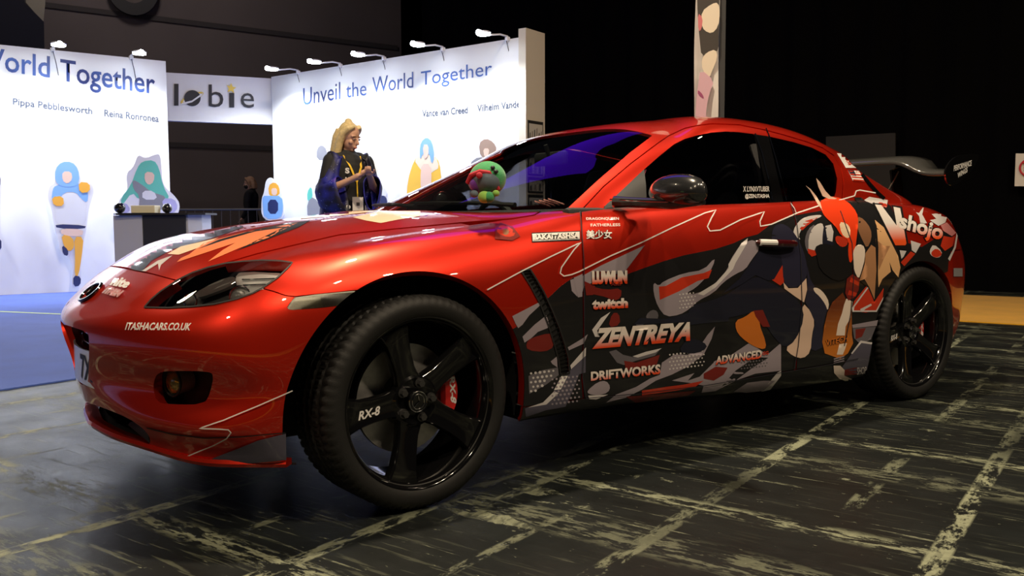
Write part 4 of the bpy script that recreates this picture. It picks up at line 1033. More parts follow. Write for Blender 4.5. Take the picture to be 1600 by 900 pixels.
for k, (za, zb) in enumerate(((1.75, 2.00), (1.38, 1.62), (1.18, 1.36), (.98, 1.16))):
    def cp(a, z, off=0): return ccc+cw*a+Vector((0, 0, z))+cn*off
    V = [cp(.03, za), cp(.33, za), cp(.33, zb), cp(.03, zb)]; V += [v+cn*.008 for v in V]
    po = obj_vf('poster', V, [(4, 5, 6, 7), (0, 1, 5, 4), (1, 2, 6, 5), (2, 3, 7, 6), (3, 0, 4, 7)], mat('poster_black', (.02, .02, .02), .5)); 
    tag(po, ['black framed notice highest on the booth end column', 'second framed notice down the booth end column, seen through the windscreen', 'third framed notice down the booth end column, seen through the windscreen', 'lowest framed notice on the booth end column, above the dashboard'][k], 'poster', 'framed notices on the end column')
    V = [cp(.045, za+.02, .0095), cp(.315, za+.02, .0095), cp(.315, zb-.035, .0095), cp(.045, zb-.035, .0095)]
    pf = obj_vf('print_area', V, [(0, 1, 2, 3)], mat('poster_paper', (.50, .49, .45), .6), po)
    for j in range(6 if k == 0 else 3):
        w_ = .27/(6 if k == 0 else 3); x0 = .05+j*w_; hh = (zb-za-.07)*(.5+.4*((j*37+k*11) % 7)/7)
        V = [cp(x0, za+.025, .0105), cp(x0+w_*.6, za+.025, .0105), cp(x0+w_*.55, za+.025+hh, .0105), cp(x0+w_*.1, za+.025+hh*.9, .0105)]
        obj_vf('print_block', V, [(0, 1, 2, 3)], mat('print_grey%d' % (j % 2), ((.10, .10, .10), (.25, .22, .2))[j % 2], .6), po)
# lettering on the walls
def wall_text(txt, q, co, no, m, name, label, parent, bold=0.0, ofs=.004, shear=0):
    no = Vector(no).normalized(); 
    P = [on_plane(x, y, co, no) for x, y in q]; nn = no if (Vector(CP)-P[0]).dot(no) > 0 else -no
    o = link(name, quad_map(text_mesh(txt, bold, shear), [tuple(p+nn*ofs) for p in P]), m, parent, smooth=False); 
    if label: o['label'] = label
    return o
TB = bpy.data.materials.new('print_blue_gradient'); TB.use_nodes = True
_n = TB.node_tree.nodes; _tc = _n.new('ShaderNodeTexCoord'); _sp = _n.new('ShaderNodeTexNoise'); _sp.inputs['Scale'].default_value = 2.2; _rp = _n.new('ShaderNodeValToRGB')
_rp.color_ramp.elements[0].position = .38; _rp.color_ramp.elements[0].color = (.012, .03, .16, 1); _rp.color_ramp.elements[1].position = .62; _rp.color_ramp.elements[1].color = (.045, .12, .42, 1)
TB.node_tree.links.new(_tc.outputs['Object'], _sp.inputs['Vector']); TB.node_tree.links.new(_sp.outputs['Fac'], _rp.inputs[0]); TB.node_tree.links.new(_rp.outputs[0], _n['Principled BSDF'].inputs['Base Color'])
LP_, LN_ = (0, LY, 0), (0, 1, 0)
wall_text('World', [(-42, 105), (78, 122), (78, 88), (-42, 70)], LP_, LN_, TB, 'lettering', 'blue word World', lw, .012)
wall_text('Together', [(94, 137), (242, 158), (242, 114), (94, 92)], LP_, LN_, TB, 'lettering', 'blue word Together', lw, .012)
TG = mat('print_pale', (.06, .08, .13), .6); 
wall_text('Pippa Pebblesworth', [(20, 167), (144, 182), (144, 168), (20, 153)], LP_, LN_, TG, 'name_print', None, lw, .018)
wall_text('Reina Ronronea', [(163, 182), (248, 191), (248, 180), (163, 171)], LP_, LN_, TG, 'name_print', None, lw, .018)
RP_, RN_ = tuple(R1), tuple(WN)
for (t_, q) in (('Unveil', [(474, 165), (532, 155), (532, 128), (474, 138)]), ('the', [(541, 153), (573, 149), (573, 126), (541, 130)]), ('World', [(582, 146), (646, 137), (646, 112), (582, 121)]), ('Together', [(658, 141), (769, 124), (769, 95), (658, 112)])):
    wall_text(t_, q, RP_, RN_, TB, 'lettering', 'blue word %s' % t_, rw, .0)
for (t_, q) in (('Vance van Creed', [(660, 183), (731, 177), (731, 166), (660, 172)]), ('Vilhelm Vander', [(746, 175), (818, 167), (818, 156), (746, 164)])):
    wall_text(t_, q, RP_, RN_, TG, 'name_print', None, rw, .018)
# fascia logo
FP_ = (1.2, 9.84, 0); FN_ = (.56, 2.30, 0); DN = mat('logo_navy', (.012, .016, .03), .5); YL = mat('logo_yellow', (.80, .58, .10), .5)
for (t_, q) in (('l', [(272, 165), (279, 165), (279, 131), (272, 131)]), ('b', [(326, 167), (349, 168), (349, 132), (326, 132)]), ('\u0131', [(358, 168), (366, 168), (366, 145), (358, 145)]), ('e', [(376, 168), (397, 169), (397, 146), (376, 145)])):
    wall_text(t_, q, FP_, FN_, DN, 'logo_letter', None, fa, .0)
def disc_pts(cx, cy, rx, ry, n=28, rot=0.0): return [(cx+rx*math.cos(t)*math.cos(rot)-ry*math.sin(t)*math.sin(rot), cy+rx*math.cos(t)*math.sin(rot)+ry*math.sin(t)*math.cos(rot)) for t in [2*math.pi*k/n for k in range(n)]]
px_panel('logo_ring', disc_pts(300, 153, 19.5, 5.5, 28, -.42), FP_, FN_, .002, YL, fa, .002)
px_panel('logo_ring', disc_pts(300, 153, 15.5, 3.0, 28, -.42), FP_, FN_, .002, BW, fa, .0035)
px_panel('logo_planet', disc_pts(300.5, 153.5, 13, 12.5), FP_, FN_, .002, DN, fa, .005)
px_panel('logo_band', [(284, 161), (300, 157), (317, 145), (316, 149), (300, 160), (285, 164)], FP_, FN_, .002, BW, fa, .0075)
px_panel('logo_star', [(361, 130), (363.5, 135.5), (369, 137), (364.5, 140), (366, 146), (361, 142), (355.5, 144), (357.5, 138.5), (354, 133), (359, 135)], FP_, FN_, .002, YL, fa, .003)
# arm lamps on the booth walls
LAMPW = mat('lamp_white', (.8, .8, .8), .4); LAMPE = mat('lamp_glow', (1, 1, 1), .5, emit=(.86, .93, 1.0), es=60)
def arm_lamp(base, out, label, power):
    base = Vector(base); out = Vector(out).normalized(); l = empty('arm_lamp', base); tag(l, label, 'lamp', 'arm lamps on the booth walls')
    head = base+out*.44+Vector((0, 0, -.015))
    bm = bmesh.new(); add_tube(bm, [base+Vector((0, 0, -.04)), base+Vector((0, 0, .03)), base+out*.14+Vector((0, 0, .03)), head-out*.08], .011, 6); from_bm('arm', bm, LAMPW, l)
    bm = bmesh.new(); add_box(bm, base, (.05, .05, .05), None, .008, 1); from_bm('clamp', bm, LAMPW, l)
    bm = bmesh.new(); add_sphere(bm, head+Vector((0, 0, .012)), (.085, .085, .022)); from_bm('shade', bm, LAMPW, l)
    bm = bmesh.new(); add_cyl(bm, head+Vector((0, 0, -.012)), head+Vector((0, 0, -.006)), .075, 20); add_cyl(bm, head+out*.075, head+out*.10, .03, 12); from_bm('bulb', bm, LAMPE, l)
    ld = bpy.data.lights.new('arm_lamp_light', 'SPOT'); ld.energy = power; ld.color = (.93, .96, 1.0); ld.spot_size = math.radians(146); ld.spot_blend = .9; ld.shadow_soft_size = .06
    lo = bpy.data.objects.new('arm_lamp_light', ld); COL.objects.link(lo); lo.parent = l; lo.matrix_parent_inverse = Matrix.Translation(-base)
    lo.location = head+Vector((0, 0, -.03)); d = (out*.10+Vector((0, 0, -1.0))).normalized(); lo.rotation_euler = d.to_track_quat('-Z', 'Y').to_euler()
    bm = bmesh.new(); add_tube(bm, [base+Vector((0, 0, -.02))+out*.02, base+out*.012+Vector((.03, 0, -.15)), base+out*.01+Vector((.05, 0, -.30))], .004, 5); from_bm('cable', bm, MATS['poster_black'], l)
for k, px in enumerate((-150, -40, 82, 205)):
    b_ = on_plane(px, 60+.171*px, (0, LY-.01, 0), (0, 1, 0)); arm_lamp((b_.x, LY-.01, 2.93), (0, -1, 0), ['white arm lamp on the left booth wall, furthest left', 'white arm lamp on the left booth wall, just out of frame', 'white arm lamp above the word World on the left booth wall', 'white arm lamp above the word Together on the left booth wall, nearest the fascia'][k], 150)
for k, px in enumerate((466, 532, 600, 692, 793)):
    py = 122-.154*(px-430); b_ = on_plane(px, py, R1+WN*.01, WN); arm_lamp((b_.x, b_.y, 2.93), WN, ['white arm lamp on the right booth wall, nearest the lobie fascia', 'white arm lamp on the right booth wall, above the word Unveil', 'white arm lamp on the right booth wall, above the gap before World', 'white arm lamp on the right booth wall, above the word Together', 'white arm lamp on the right booth wall, nearest the end column'][k], 300 if k == 0 else 150)
# barrier
bar = empty('crowd_barrier', (3.0, 12.5, 0)); tag(bar, 'grey steel crowd barrier standing behind the opening of the booth', 'barrier')
GALV = mat('galvanised_steel', (.34, .35, .36), .4, .8)
a = Vector((2.2, 12.95, 0)); b_ = Vector((4.6, 11.35, 0)); dd = b_-a
bm = bmesh.new(); add_tube(bm, [a+Vector((0, 0, .15)), a+Vector((0, 0, 1.08)), b_+Vector((0, 0, 1.08)), b_+Vector((0, 0, .15))], .02, 8, True); from_bm('frame', bm, GALV, bar)
for k in range(1, 19):
    p = a+dd*k/19; bm = bmesh.new(); add_cyl(bm, p+Vector((0, 0, .16)), p+Vector((0, 0, 1.07)), .008, 6); from_bm('upright', bm, GALV, bar)
for p in (a+dd*.08, b_-dd*.08):
    bm = bmesh.new(); q = dd.cross(Vector((0, 0, 1))).normalized()*.3; add_tube(bm, [p+q+Vector((0, 0, .02)), p+Vector((0, 0, .15)), p-q+Vector((0, 0, .02))], .018, 6); from_bm('foot', bm, GALV, bar)
# counter and the things on it
A_ = Vector((.60, 6.68, 0)); B_ = Vector((1.37, 6.15, 0)); dx = (B_-A_).normalized(); bk = Vector((dx.y*-1, dx.x, 0)).normalized()
W_ = (B_-A_).length
def cpt(a, b): p = A_+dx*a+bk*b; return (p.x, p.y)
cnt = empty('counter', (A_.x, A_.y, 0)); tag(cnt, 'grey and black display counter in front of the left booth wall', 'counter')
slab('top', [cpt(-.02, .20), cpt(.10, -.02), cpt(W_-.10, -.02), cpt(W_+.02, .16), cpt(W_+.02, .55), cpt(-.02, .55)], .935, .955, mat('counter_top_black', (.02, .02, .02), .3), cnt)
CG = mat('counter_grey', (.42, .43, .46), .6)
slab('body', [cpt(.03, .22), cpt(.12, .04), cpt(W_-.12, .04), cpt(W_-.03, .2), cpt(W_-.03, .5), cpt(.03, .5)], .01, .935, CG, cnt)
slab('front_panel', [cpt(.36, .045), cpt(.36, .015), cpt(W_-.14, .015), cpt(W_-.14, .045)], .02, .93, mat('panel_black', (.015, .015, .018), .5), cnt)
slab('side_panel', [cpt(.05, .10), cpt(.05, .03), cpt(.35, .015), cpt(.35, .045)], .02, .93, CG, cnt)
BALL = mat('gloss_black_ball', (.01, .01, .015), .06, coat=1)
for (px, py, r, lb) in ((187, 325, .058, 'glossy black ball on the left end of the counter'), (261, 326, .052, 'glossy black ball on the right end of the counter, beside the cream box')):
    p = on_plane(px, py, A_+bk*.25, bk); bm = bmesh.new(); add_sphere(bm, (p.x, p.y, .955+r), (r, r, r), 28, 18); tag(from_bm('ball', bm, BALL), lb, 'ball')
p = on_plane(228, 333, A_+bk*.16, bk); bm = bmesh.new(); add_box(bm, (p.x, p.y, .995), (.245, .16, .08), Matrix.Rotation(math.atan2(dx.y, dx.x), 3, 'Z'), .004, 1); tag(from_bm('box', bm, mat('cream_card', (.70, .66, .50), .7), smooth=False), 'cream card box on the middle of the counter', 'box')
p = on_plane(226, 322, A_+bk*.36, bk); bm = bmesh.new(); add_lathe(bm, [(0, .001), (0, .05), (.03, .065), (.075, .07), (.075, .062), (.02, .05), (.015, .001)], 24, 'Z', (p.x, p.y, .955)); fixn(bm); tag(from_bm('bowl', bm, mat('blue_bowl', (.02, .10, .35), .2, coat=1)), 'small blue bowl behind the cream box on the counter', 'bowl')
# printed cut-out boards: plain generic colour blocks
BORD = mat('cutout_border', (.78, .80, .86), .5)
PC = dict(blue=(.22, .45, .85), white=(.72, .74, .80), orange=(.85, .42, .05), navy=(.02, .03, .12), skin=(.80, .58, .48), green=(.12, .55, .45), grey=(.25, .26, .3), yellow=(.85, .52, .06), brown=(.35, .25, .2), cream=(.78, .70, .55), red=(.7, .12, .05), lav=(.45, .45, .75))
def cutout(label, outline, patches, co, no, name='cutout_board'):
    r = px_panel(name, smooth_poly(outline, 2), co, no, .012, BORD); tag(r, label, 'cutout board')
    for i, (cname, pts) in enumerate(patches): px_panel('print_patch', smooth_poly(pts, 1), co, no, .001, mat('print_'+cname, PC[cname], .55), r, .0125+.0012*i)
    n_ = Vector(no).normalized(); n_ = n_ if (Vector(CP)-on_plane(*outline[0], co, no)).dot(n_) > 0 else -n_
    xs = [q[0] for q in outline]; ys = [q[1] for q in outline]; p_ = on_plane((min(xs)+max(xs))/2, min(ys)*.45+max(ys)*.55, co, no)
    bm = bmesh.new(); add_cyl(bm, p_+n_*.002, p_-n_*(.498 if abs(co[1]-LY+.5) < .01 else .155 if abs(no[1]) > .9 else .115), .02, 10); from_bm('wall_spacer', bm, BORD, r)
    return r
LC = (0, LY-.16, 0)
cutout('tall cutout board printed with blue, white and orange blocks on the left booth wall', [(84, 262), (95, 250), (112, 250), (124, 262), (126, 284), (142, 282), (148, 300), (140, 320), (136, 350), (130, 385), (126, 420), (127, 442), (120, 452), (110, 448), (114, 420), (108, 400), (96, 398), (92, 380), (84, 352), (80, 322), (74, 312), (76, 290), (86, 288)],
 [('white', [(84, 292), (105, 286), (128, 290), (140, 296), (134, 320), (134, 352), (110, 356), (86, 350), (84, 322), (78, 312), (80, 296)]), ('blue', [(86, 290), (110, 284), (128, 288), (138, 300), (136, 318), (126, 310), (118, 300), (100, 300), (90, 316), (80, 312), (82, 296)]), ('blue', [(86, 264), (96, 253), (112, 253), (122, 264), (124, 284), (116, 292), (96, 292), (86, 284)]), ('skin', [(97, 268), (111, 268), (113, 280), (105, 288), (97, 282)]), ('orange', [(80, 308), (98, 306), (100, 322), (84, 322)]), ('orange', [(122, 284), (140, 286), (140, 300), (124, 302)]), ('navy', [(86, 350), (134, 352), (132, 358), (88, 357)]), ('skin', [(94, 357), (130, 358), (128, 370), (96, 368)]), ('orange', [(95, 366), (113, 370), (116, 386), (108, 394), (99, 384)]), ('orange', [(115, 370), (130, 370), (128, 395), (122, 432), (116, 432), (117, 400)]), ('navy', [(96, 382), (106, 390), (106, 400), (98, 398)]), ('navy', [(114, 430), (126, 432), (125, 446), (114, 448)])], LC, (0, 1, 0))
cutout('cutout board printed with green and grey blocks behind the counter', [(208, 262), (215, 240), (226, 248), (240, 242), (250, 240), (252, 262), (254, 290), (272, 305), (282, 320), (276, 340), (180, 340), (184, 312), (200, 300), (196, 270)],
 [('green', [(214, 262), (222, 252), (240, 250), (248, 262), (254, 290), (266, 312), (250, 318), (216, 312), (206, 300), (190, 322), (188, 310), (204, 290)]), ('grey', [(206, 280), (218, 286), (236, 300), (262, 308), (256, 330), (216, 332), (218, 306), (208, 296)]), ('white', [(222, 298), (240, 298), (246, 312), (222, 312)]), ('skin', [(226, 268), (241, 270), (240, 284), (232, 290), (225, 282)]), ('lav', [(252, 310), (272, 310), (278, 324), (270, 334), (256, 330)]), ('lav', [(184, 322), (196, 316), (204, 328), (196, 334), (184, 334)])], (0, LY-.5, 0), (0, 1, 0))
cutout('cutout board cut by the left frame edge, mostly white and navy', [(-30, 262), (-4, 262), (4, 280), (0, 330), (2, 380), (3, 395), (-4, 400), (-30, 400)], [('grey', [(-20, 270), (-2, 270), (2, 284), (-4, 300)]), ('navy', [(-14, 370), (2, 372), (2, 392), (-14, 396)])], LC, (0, 1, 0))
RC = tuple(R1+WN*.12)
cutout('small orange and blue cutout board at the far end of the right booth wall', [(414, 300), (416, 282), (424, 276), (430, 284), (436, 270), (441, 284), (440, 300), (446, 320), (444, 345), (410, 345), (409, 312)],
 [('orange', [(420, 290), (430, 284), (438, 292), (438, 306), (422, 308)]), ('skin', [(425, 294), (434, 294), (434, 305), (426, 305)]), ('blue', [(411, 306), (422, 306), (442, 306), (444, 326), (440, 342), (414, 342), (412, 322)]), ('navy', [(420, 312), (436, 312), (436, 334), (420, 334)])], RC, RN_)
cutout('grey and teal cutout board standing behind the woman', [(480, 300), (494, 240), (500, 226), (510, 228), (514, 246), (514, 330), (505, 345), (478, 345)], [('grey', [(496, 232), (504, 226), (512, 234), (512, 250), (496, 250)]), ('green', [(481, 300), (488, 290), (490, 310), (482, 316)]), ('grey', [(481, 316), (492, 306), (506, 330), (504, 342), (482, 342)])], RC, RN_)
cutout('cream, navy and orange cutout board at the right hand of the woman', [(568, 262), (572, 250), (578, 254), (586, 243), (592, 252), (593, 270), (590, 286), (604, 292), (608, 306), (606, 330), (570, 332), (572, 300)],
 [('cream', [(571, 256), (578, 254), (588, 248), (592, 262), (588, 276), (576, 272)]), ('skin', [(578, 262), (588, 264), (586, 284), (580, 300), (576, 284)]), ('white', [(588, 292), (602, 292), (608, 304), (596, 312), (586, 308)]), ('navy', [(582, 310), (600, 304), (607, 312), (604, 324), (588, 326)]), ('orange', [(583, 316), (592, 314), (598, 324), (584, 326)])], RC, RN_)
cutout('yellow jacket shaped cutout board with a blue top on the right booth wall', [(636, 280), (646, 248), (656, 238), (658, 220), (668, 212), (678, 220), (680, 240), (688, 250), (692, 280), (690, 316), (634, 318)],
 [('yellow', [(638, 282), (648, 250), (658, 242), (680, 244), (688, 254), (691, 282), (688, 314), (636, 316)]), ('cream', [(648, 250), (660, 240), (682, 244), (688, 262), (678, 268), (668, 276), (656, 262)]), ('skin', [(660, 256), (674, 256), (676, 280), (672, 306), (660, 308), (658, 280)]), ('blue', [(659, 222), (668, 214), (677, 222), (680, 246), (676, 258), (672, 238), (662, 240), (658, 250), (657, 236)]), ('skin', [(662, 226), (671, 226), (671, 244), (664, 250)])], RC, RN_)
cutout('brown and grey cutout board beside the end column, above the windscreen', [(728, 262), (740, 250), (748, 240), (747, 222), (760, 214), (772, 220), (780, 232), (778, 244), (770, 250), (776, 270), (770, 330), (732, 330)],
 [('brown', [(749, 224), (760, 216), (772, 222), (778, 234), (770, 242), (766, 248), (752, 246)]), ('skin', [(756, 232), (766, 232), (764, 244), (758, 246)]), ('grey', [(734, 256), (750, 244), (764, 252), (772, 270), (768, 326), (736, 326)]), ('lav', [(744, 270), (760, 270), (758, 300), (744, 300)])], RC, RN_)
# banner behind the car
bn = empty('tall_banner', (3.42, 1.10, 0)); tag(bn, 'tall narrow cloth banner with black, cream and pink print behind the car roof', 'banner')
BN = Vector(CF[:]).copy(); BN.z = 0; BN.normalize(); BPt = Vector(at_depth(1108, 183, 6.0)); BR = Vector((CR[0], CR[1], 0)).normalized()
V = []; F = []
for i in range(41):
    z = .05+3.6*i/40
    for j in range(7):
        a = -.100+.165*j/6; wv = .014*math.sin(z*3.1+j*.9)+.010*math.sin(z*7+j); V.append((BPt.x+BR.x*(a+.008*math.sin(z*2.6))+BN.x*wv, BPt.y+BR.y*(a+.008*math.sin(z*2.6))+BN.y*wv, z))
for i in range(40):
    for j in range(6): F.append((i*7+j, i*7+j+1, (i+1)*7+j+1, (i+1)*7+j))
cloth = obj_vf('cloth', V, F, mat('banner_white', (.62, .62, .60), .7), bn, smooth=True)
sl = slab('side_sleeve', [tuple((BPt+BR*.064)[:2]), tuple((BPt+BR*.105)[:2]), tuple((BPt+BR*.105+BN*.05)[:2]), tuple((BPt+BR*.064+BN*.05)[:2])], .05, 3.65, mat('banner_dark', (.035, .037, .04), .8), bn)
slab('base', [tuple((BPt+BR*a_+BN*b_)[:2]) for a_, b_ in ((-.3, -.2), (.3, -.2), (.3, .2), (-.3, .2))], 0, .05, mat('banner_dark', (.035, .037, .04), .8), bn)
BPf = tuple(BPt-BN*.03)
for cn_, m_, pts in (('a', mat('banner_black', (.045, .04, .036), .8), [(1088, -40), (1124, -40), (1123, 48), (1123, 80), (1112, 80), (1096, 90), (1093, 60), (1090, 30)]), ('b', mat('banner_cream', (.68, .62, .50), .7), [(1096, 18), (1112, 6), (1122, 4), (1125, 20), (1122, 42), (1112, 53), (1100, 48), (1096, 38)]), ('c', mat('banner_rose', (.55, .16, .18), .7), [(1090, 20), (1098, 28), (1096, 46), (1091, 50)]), ('d', mat('banner_cream', (.68, .62, .50), .7), [(1096, 92), (1104, 82), (1118, 77), (1121, 90), (1112, 112), (1108, 122), (1097, 110)]), ('e', mat('banner_pink', (.58, .38, .46), .7), [(1094, 108), (1116, 126), (1108, 146), (1103, 170), (1103, 190), (1086, 190), (1088, 150), (1091, 130)]), ('f', mat('banner_mauve', (.30, .06, .16), .7), [(1090, 140), (1098, 148), (1100, 156), (1090, 148)])):
    px_panel('print_patch', smooth_poly(pts, 1), BPf, tuple(BN), .001, m_, bn, .001*ord(cn_)-.097+.002)
# ------------------------------------------------------------------ printed livery (vinyl pieces laid on the body)
VN = dict(BLK=(.010,.010,.011), NAVY=(.012,.013,.026), NAVY2=(.022,.022,.045), GREY=(.30,.26,.30), DGREY=(.13,.12,.14), LGREY=(.60,.57,.57), WHT=(.80,.78,.75), RED2=(.52,.035,.012), DRED=(.18,.016,.012), SKIN=(.72,.52,.40), SKINW=(.80,.68,.58), ORG=(.62,.17,.02), TAN=(.72,.42,.20), BRN=(.25,.12,.06), BRN2=(.42,.21,.10), HAIR=(.80,.05,.008), SLATE=(.085,.08,.115), SALM=(.80,.22,.09), CREAM=(.85,.66,.45), PINK=(.55,.20,.20))
def vm(k): return mat('vinyl_'+k.lower(), VN[k], .36, coat=.45, coatr=.06, spec=.35)
for k in VN: vm(k)
def grad_mat(name, top, bot, lo=.25, hi=.75):
    m = bpy.data.materials.new(name); m.use_nodes = True; nt = m.node_tree; b = nt.nodes['Principled BSDF']; tc = nt.nodes.new('ShaderNodeTexCoord'); sp = nt.nodes.new('ShaderNodeSeparateXYZ'); r = nt.nodes.new('ShaderNodeValToRGB')
    nt.links.new(tc.outputs['Generated'], sp.inputs[0]); nt.links.new(sp.outputs[2], r.inputs[0]); nt.links.new(r.outputs[0], b.inputs['Base Color'])
    r.color_ramp.elements[0].position = lo; r.color_ramp.elements[0].color = (*bot, 1); r.color_ramp.elements[1].position = hi; r.color_ramp.elements[1].color = (*top, 1)
    b.inputs['Roughness'].default_value = .3; b.inputs['Coat Weight'].default_value = .8; return m
LOGO = grad_mat('logo_fade_red', (.80, .72, .66), (.75, .06, .01), .15, .62)
ORGF = grad_mat('print_orange_fade', (.16, .035, .01), (.62, .19, .02), .1, .8)
# base black field is cut from the panels themselves so that shut lines stay open
BASE = [(790,520),(812,508),(841,474),(857,465),(876,447),(896,433),(925,440),(973,431),(1000,421),(1037,408),(1068,399),(1118,389),(1146,380),(1165,371),(1184,366),(1205,350),(1224,343),(1240,337),(1262,333),(1290,328),(1316,314),(1335.5,301),(1341,297.5),(1367,302),(1378,313),(1392,322),(1402,345),(1412,378),(1440,386),(1462,372),(1484,350),(1490,372),(1490,390),(1482,408),(1481,424),(1450,440),(1420,520),(1380,640),(1300,640),(820,760),(800,700)]
fb = pxf(BASE)
for P, o in ((P_fend, PARTS['front_fender'][0]), (P_door, PARTS['front_door'][0]), (P_rdoor, PARTS['rear_door'][0]), (P_skirt, PARTS['side_skirt'][0]), (B, PARTS['rear_quarter_panel'][0])):
    ins, _ = P.sub(np.ones(len(P.T), bool)).split(lambda X: np.maximum(fb(X), (X[:, 1]+.55)*400))
    if len(ins.T): ins.offset(.0006).obj('livery_field', vm('BLK'), o, 0.004)
def C(ox, oy, s, pts): return [(ox+x/s, oy+y/s) for x, y in pts]
LP = empty('livery', (1.35, -.88, .5)); LP.parent = car; LP.matrix_parent_inverse = Matrix.Translation(-Vector(car.location))
LP['label'] = 'black, grey, red and tan printed wrap on the flank'
def D(ox, oy, s, key, pts, sm=1, name='graphic', which=None, step=5):
    m = key if not isinstance(key, str) else vm(key)
    return decal(name, C(ox, oy, s, pts), m, LP, sm, which=which, step=step)
A = lambda k, p, sm=1: D(900, 380, 3.2156, k, p, sm)
A('GREY', [(40,215),(30,250),(5,268),(-22,240),(-30,185),(30,165),(125,112),(345,10),(300,70),(232,160),(150,142),(82,142),(78,200)], 0)
A('DRED', [(70,215),(150,235),(228,225),(225,275),(190,290),(150,270),(100,260),(60,250)])
A('LGREY', [(172,345),(140,390),(105,440),(118,470),(95,470),(80,435),(125,375)], 0)
A('DRED', [(180,350),(215,350),(222,410),(160,425)])
A('GREY', [(388,195),(415,215),(440,190),(540,150),(640,135),(697,72),(690,110),(650,175),(600,225),(550,252),(600,258),(700,205),(765,125),(770,90),(830,0),(900,-20),(925,25),(880,85),(850,132),(800,155),(740,195),(690,250),(610,290),(570,330),(520,360),(450,370),(410,320),(388,250)], 1)
A('RED2', [(415,218),(450,215),(530,172),(640,150),(682,132),(665,175),(610,190),(520,240),(420,285)], 0)
A('LGREY', [(610,255),(700,200),(765,127),(765,105),(830,0),(862,-25),(858,0),(800,100),(788,130),(700,222),(640,262)], 0)
A('DGREY', [(350,360),(380,333),(407,340),(415,370),(395,397),(355,388)])
A('DGREY', [(165,545),(200,535),(235,560),(285,572),(420,535),(395,565),(300,590),(240,612),(205,600)], 0)
A('LGREY', [(283,568),(350,545),(430,527),(400,548),(310,574)], 0)
A('GREY', [(430,600),(490,560),(560,560),(620,520),(660,460),(697,418),(680,480),(640,560),(560,620),(480,660),(400,690),(330,735),(250,775),(150,800),(200,760),(300,722),(370,680),(420,660)], 0)
A('GREY', [(480,690),(600,650),(700,590),(780,560),(870,500),(960,560),(1029,500),(1029,640),(900,655),(800,690),(700,742),(630,750),(640,715),(560,700)], 0)
A('BLK', [(730,720),(800,640),(900,572),(965,575),(880,630),(800,690)], 0)
A('BLK', [(560,690),(640,600),(700,540),(690,600),(620,670)], 0)
A('RED2', [(330,740),(460,720),(540,710),(640,690),(600,720),(500,740),(400,755),(330,765)], 0)
A('GREY', [(55,740),(110,695),(150,690),(172,720),(160,750),(110,765),(60,757)], 1)
A('LGREY', [(60,765),(160,760),(100,785),(65,782)], 0)
A('DRED', [(40,190),(95,215),(85,260),(50,262)], 0)
A('DRED', [(240,590),(300,600),(420,560),(400,620),(330,640),(250,640)], 0)
A('DRED', [(640,655),(700,620),(760,625),(740,660),(690,690),(640,680)], 0)
A('LGREY', [(930,745),(1010,650),(1029,640),(1029,665),(975,735)], 0)
A('GREY', [(790,745),(860,700),(940,690),(1000,690),(940,740),(860,750)], 0)
A('DRED', [(250,770),(330,765),(470,752),(600,740),(560,765),(300,800)], 0)
A('DGREY', [(300,408),(330,385),(340,420),(310,440)], 0)
LAYER[0] = 5
Fq = lambda k, p, sm=0: D(800, 430, 3.75, k, p, sm)
Fq('GREY', [(0,240),(155,160),(165,175),(100,235),(60,290),(35,310),(20,285)])
Fq('GREY', [(60,360),(130,290),(200,235),(212,270),(218,305),(150,332),(110,370),(72,395)])
Fq('DRED', [(110,367),(220,337),(238,360),(245,420),(190,450),(90,440),(80,400)], 1)
Fq('GREY', [(225,505),(262,475),(265,540),(235,520)])
Fq('DGREY', [(95,590),(180,555),(268,540),(272,585),(200,640),(100,695)])
Fq('SLATE', [(75,780),(200,745),(245,680),(290,590),(338,560),(430,420),(430,570),(392,580),(370,640),(312,770),(200,790),(80,830)])
Fq('GREY', [(325,422),(412,370),(443,345),(420,400),(332,440)])
Fq('WHT', [(325,590),(290,588),(245,672),(285,668)])
Fq('LGREY', [(340,528),(432,423),(430,472),(345,550)])
Fq('LGREY', [(245,680),(180,745),(90,775),(200,757),(272,690)])
Fq('GREY', [(360,15),(412,-8),(410,125),(385,130),(372,80)])
LAYER[0] = 22
# halftone dots
for (ox, oy, s, x0, x1, y0, y1, st, r0, key) in ((800,430,3.75, 110, 250, 575, 690, 26, 8, 'LGREY'), (800,430,3.75, 235, 400, 610, 760, 24, 7, 'GREY'), (900,380,3.2156, 470, 640, 560, 640, 18, 5, 'LGREY'), (900,380,3.2156, 520, 600, 258, 340, 17, 4.5, 'LGREY'), (900,380,3.2156, 830, 960, 600, 640, 15, 4.5, 'DGREY')):
    loops = []
    for j, yy in enumerate(np.arange(y0, y1, st)):
        for xx in np.arange(x0, x1, st):
            f = (xx-x0)/(x1-x0); r = r0*(1.1-.6*abs(f-.4))
            if (key == 'LGREY' and s > 3.5 and xx > 250-(yy-575)*.9): continue
            cx = xx+(j % 2)*st*.5; loops.append(C(ox, oy, s, [(cx+r*math.cos(t), yy-(xx-x0)*.12+r*math.sin(t)) for t in [k*math.pi/4 for k in range(8)]]))
    o = decal('halftone_dots', loops, vm(key), LP, 0, step=30); 
    if o: o['kind'] = 'stuff'
LAYER[0] = 26
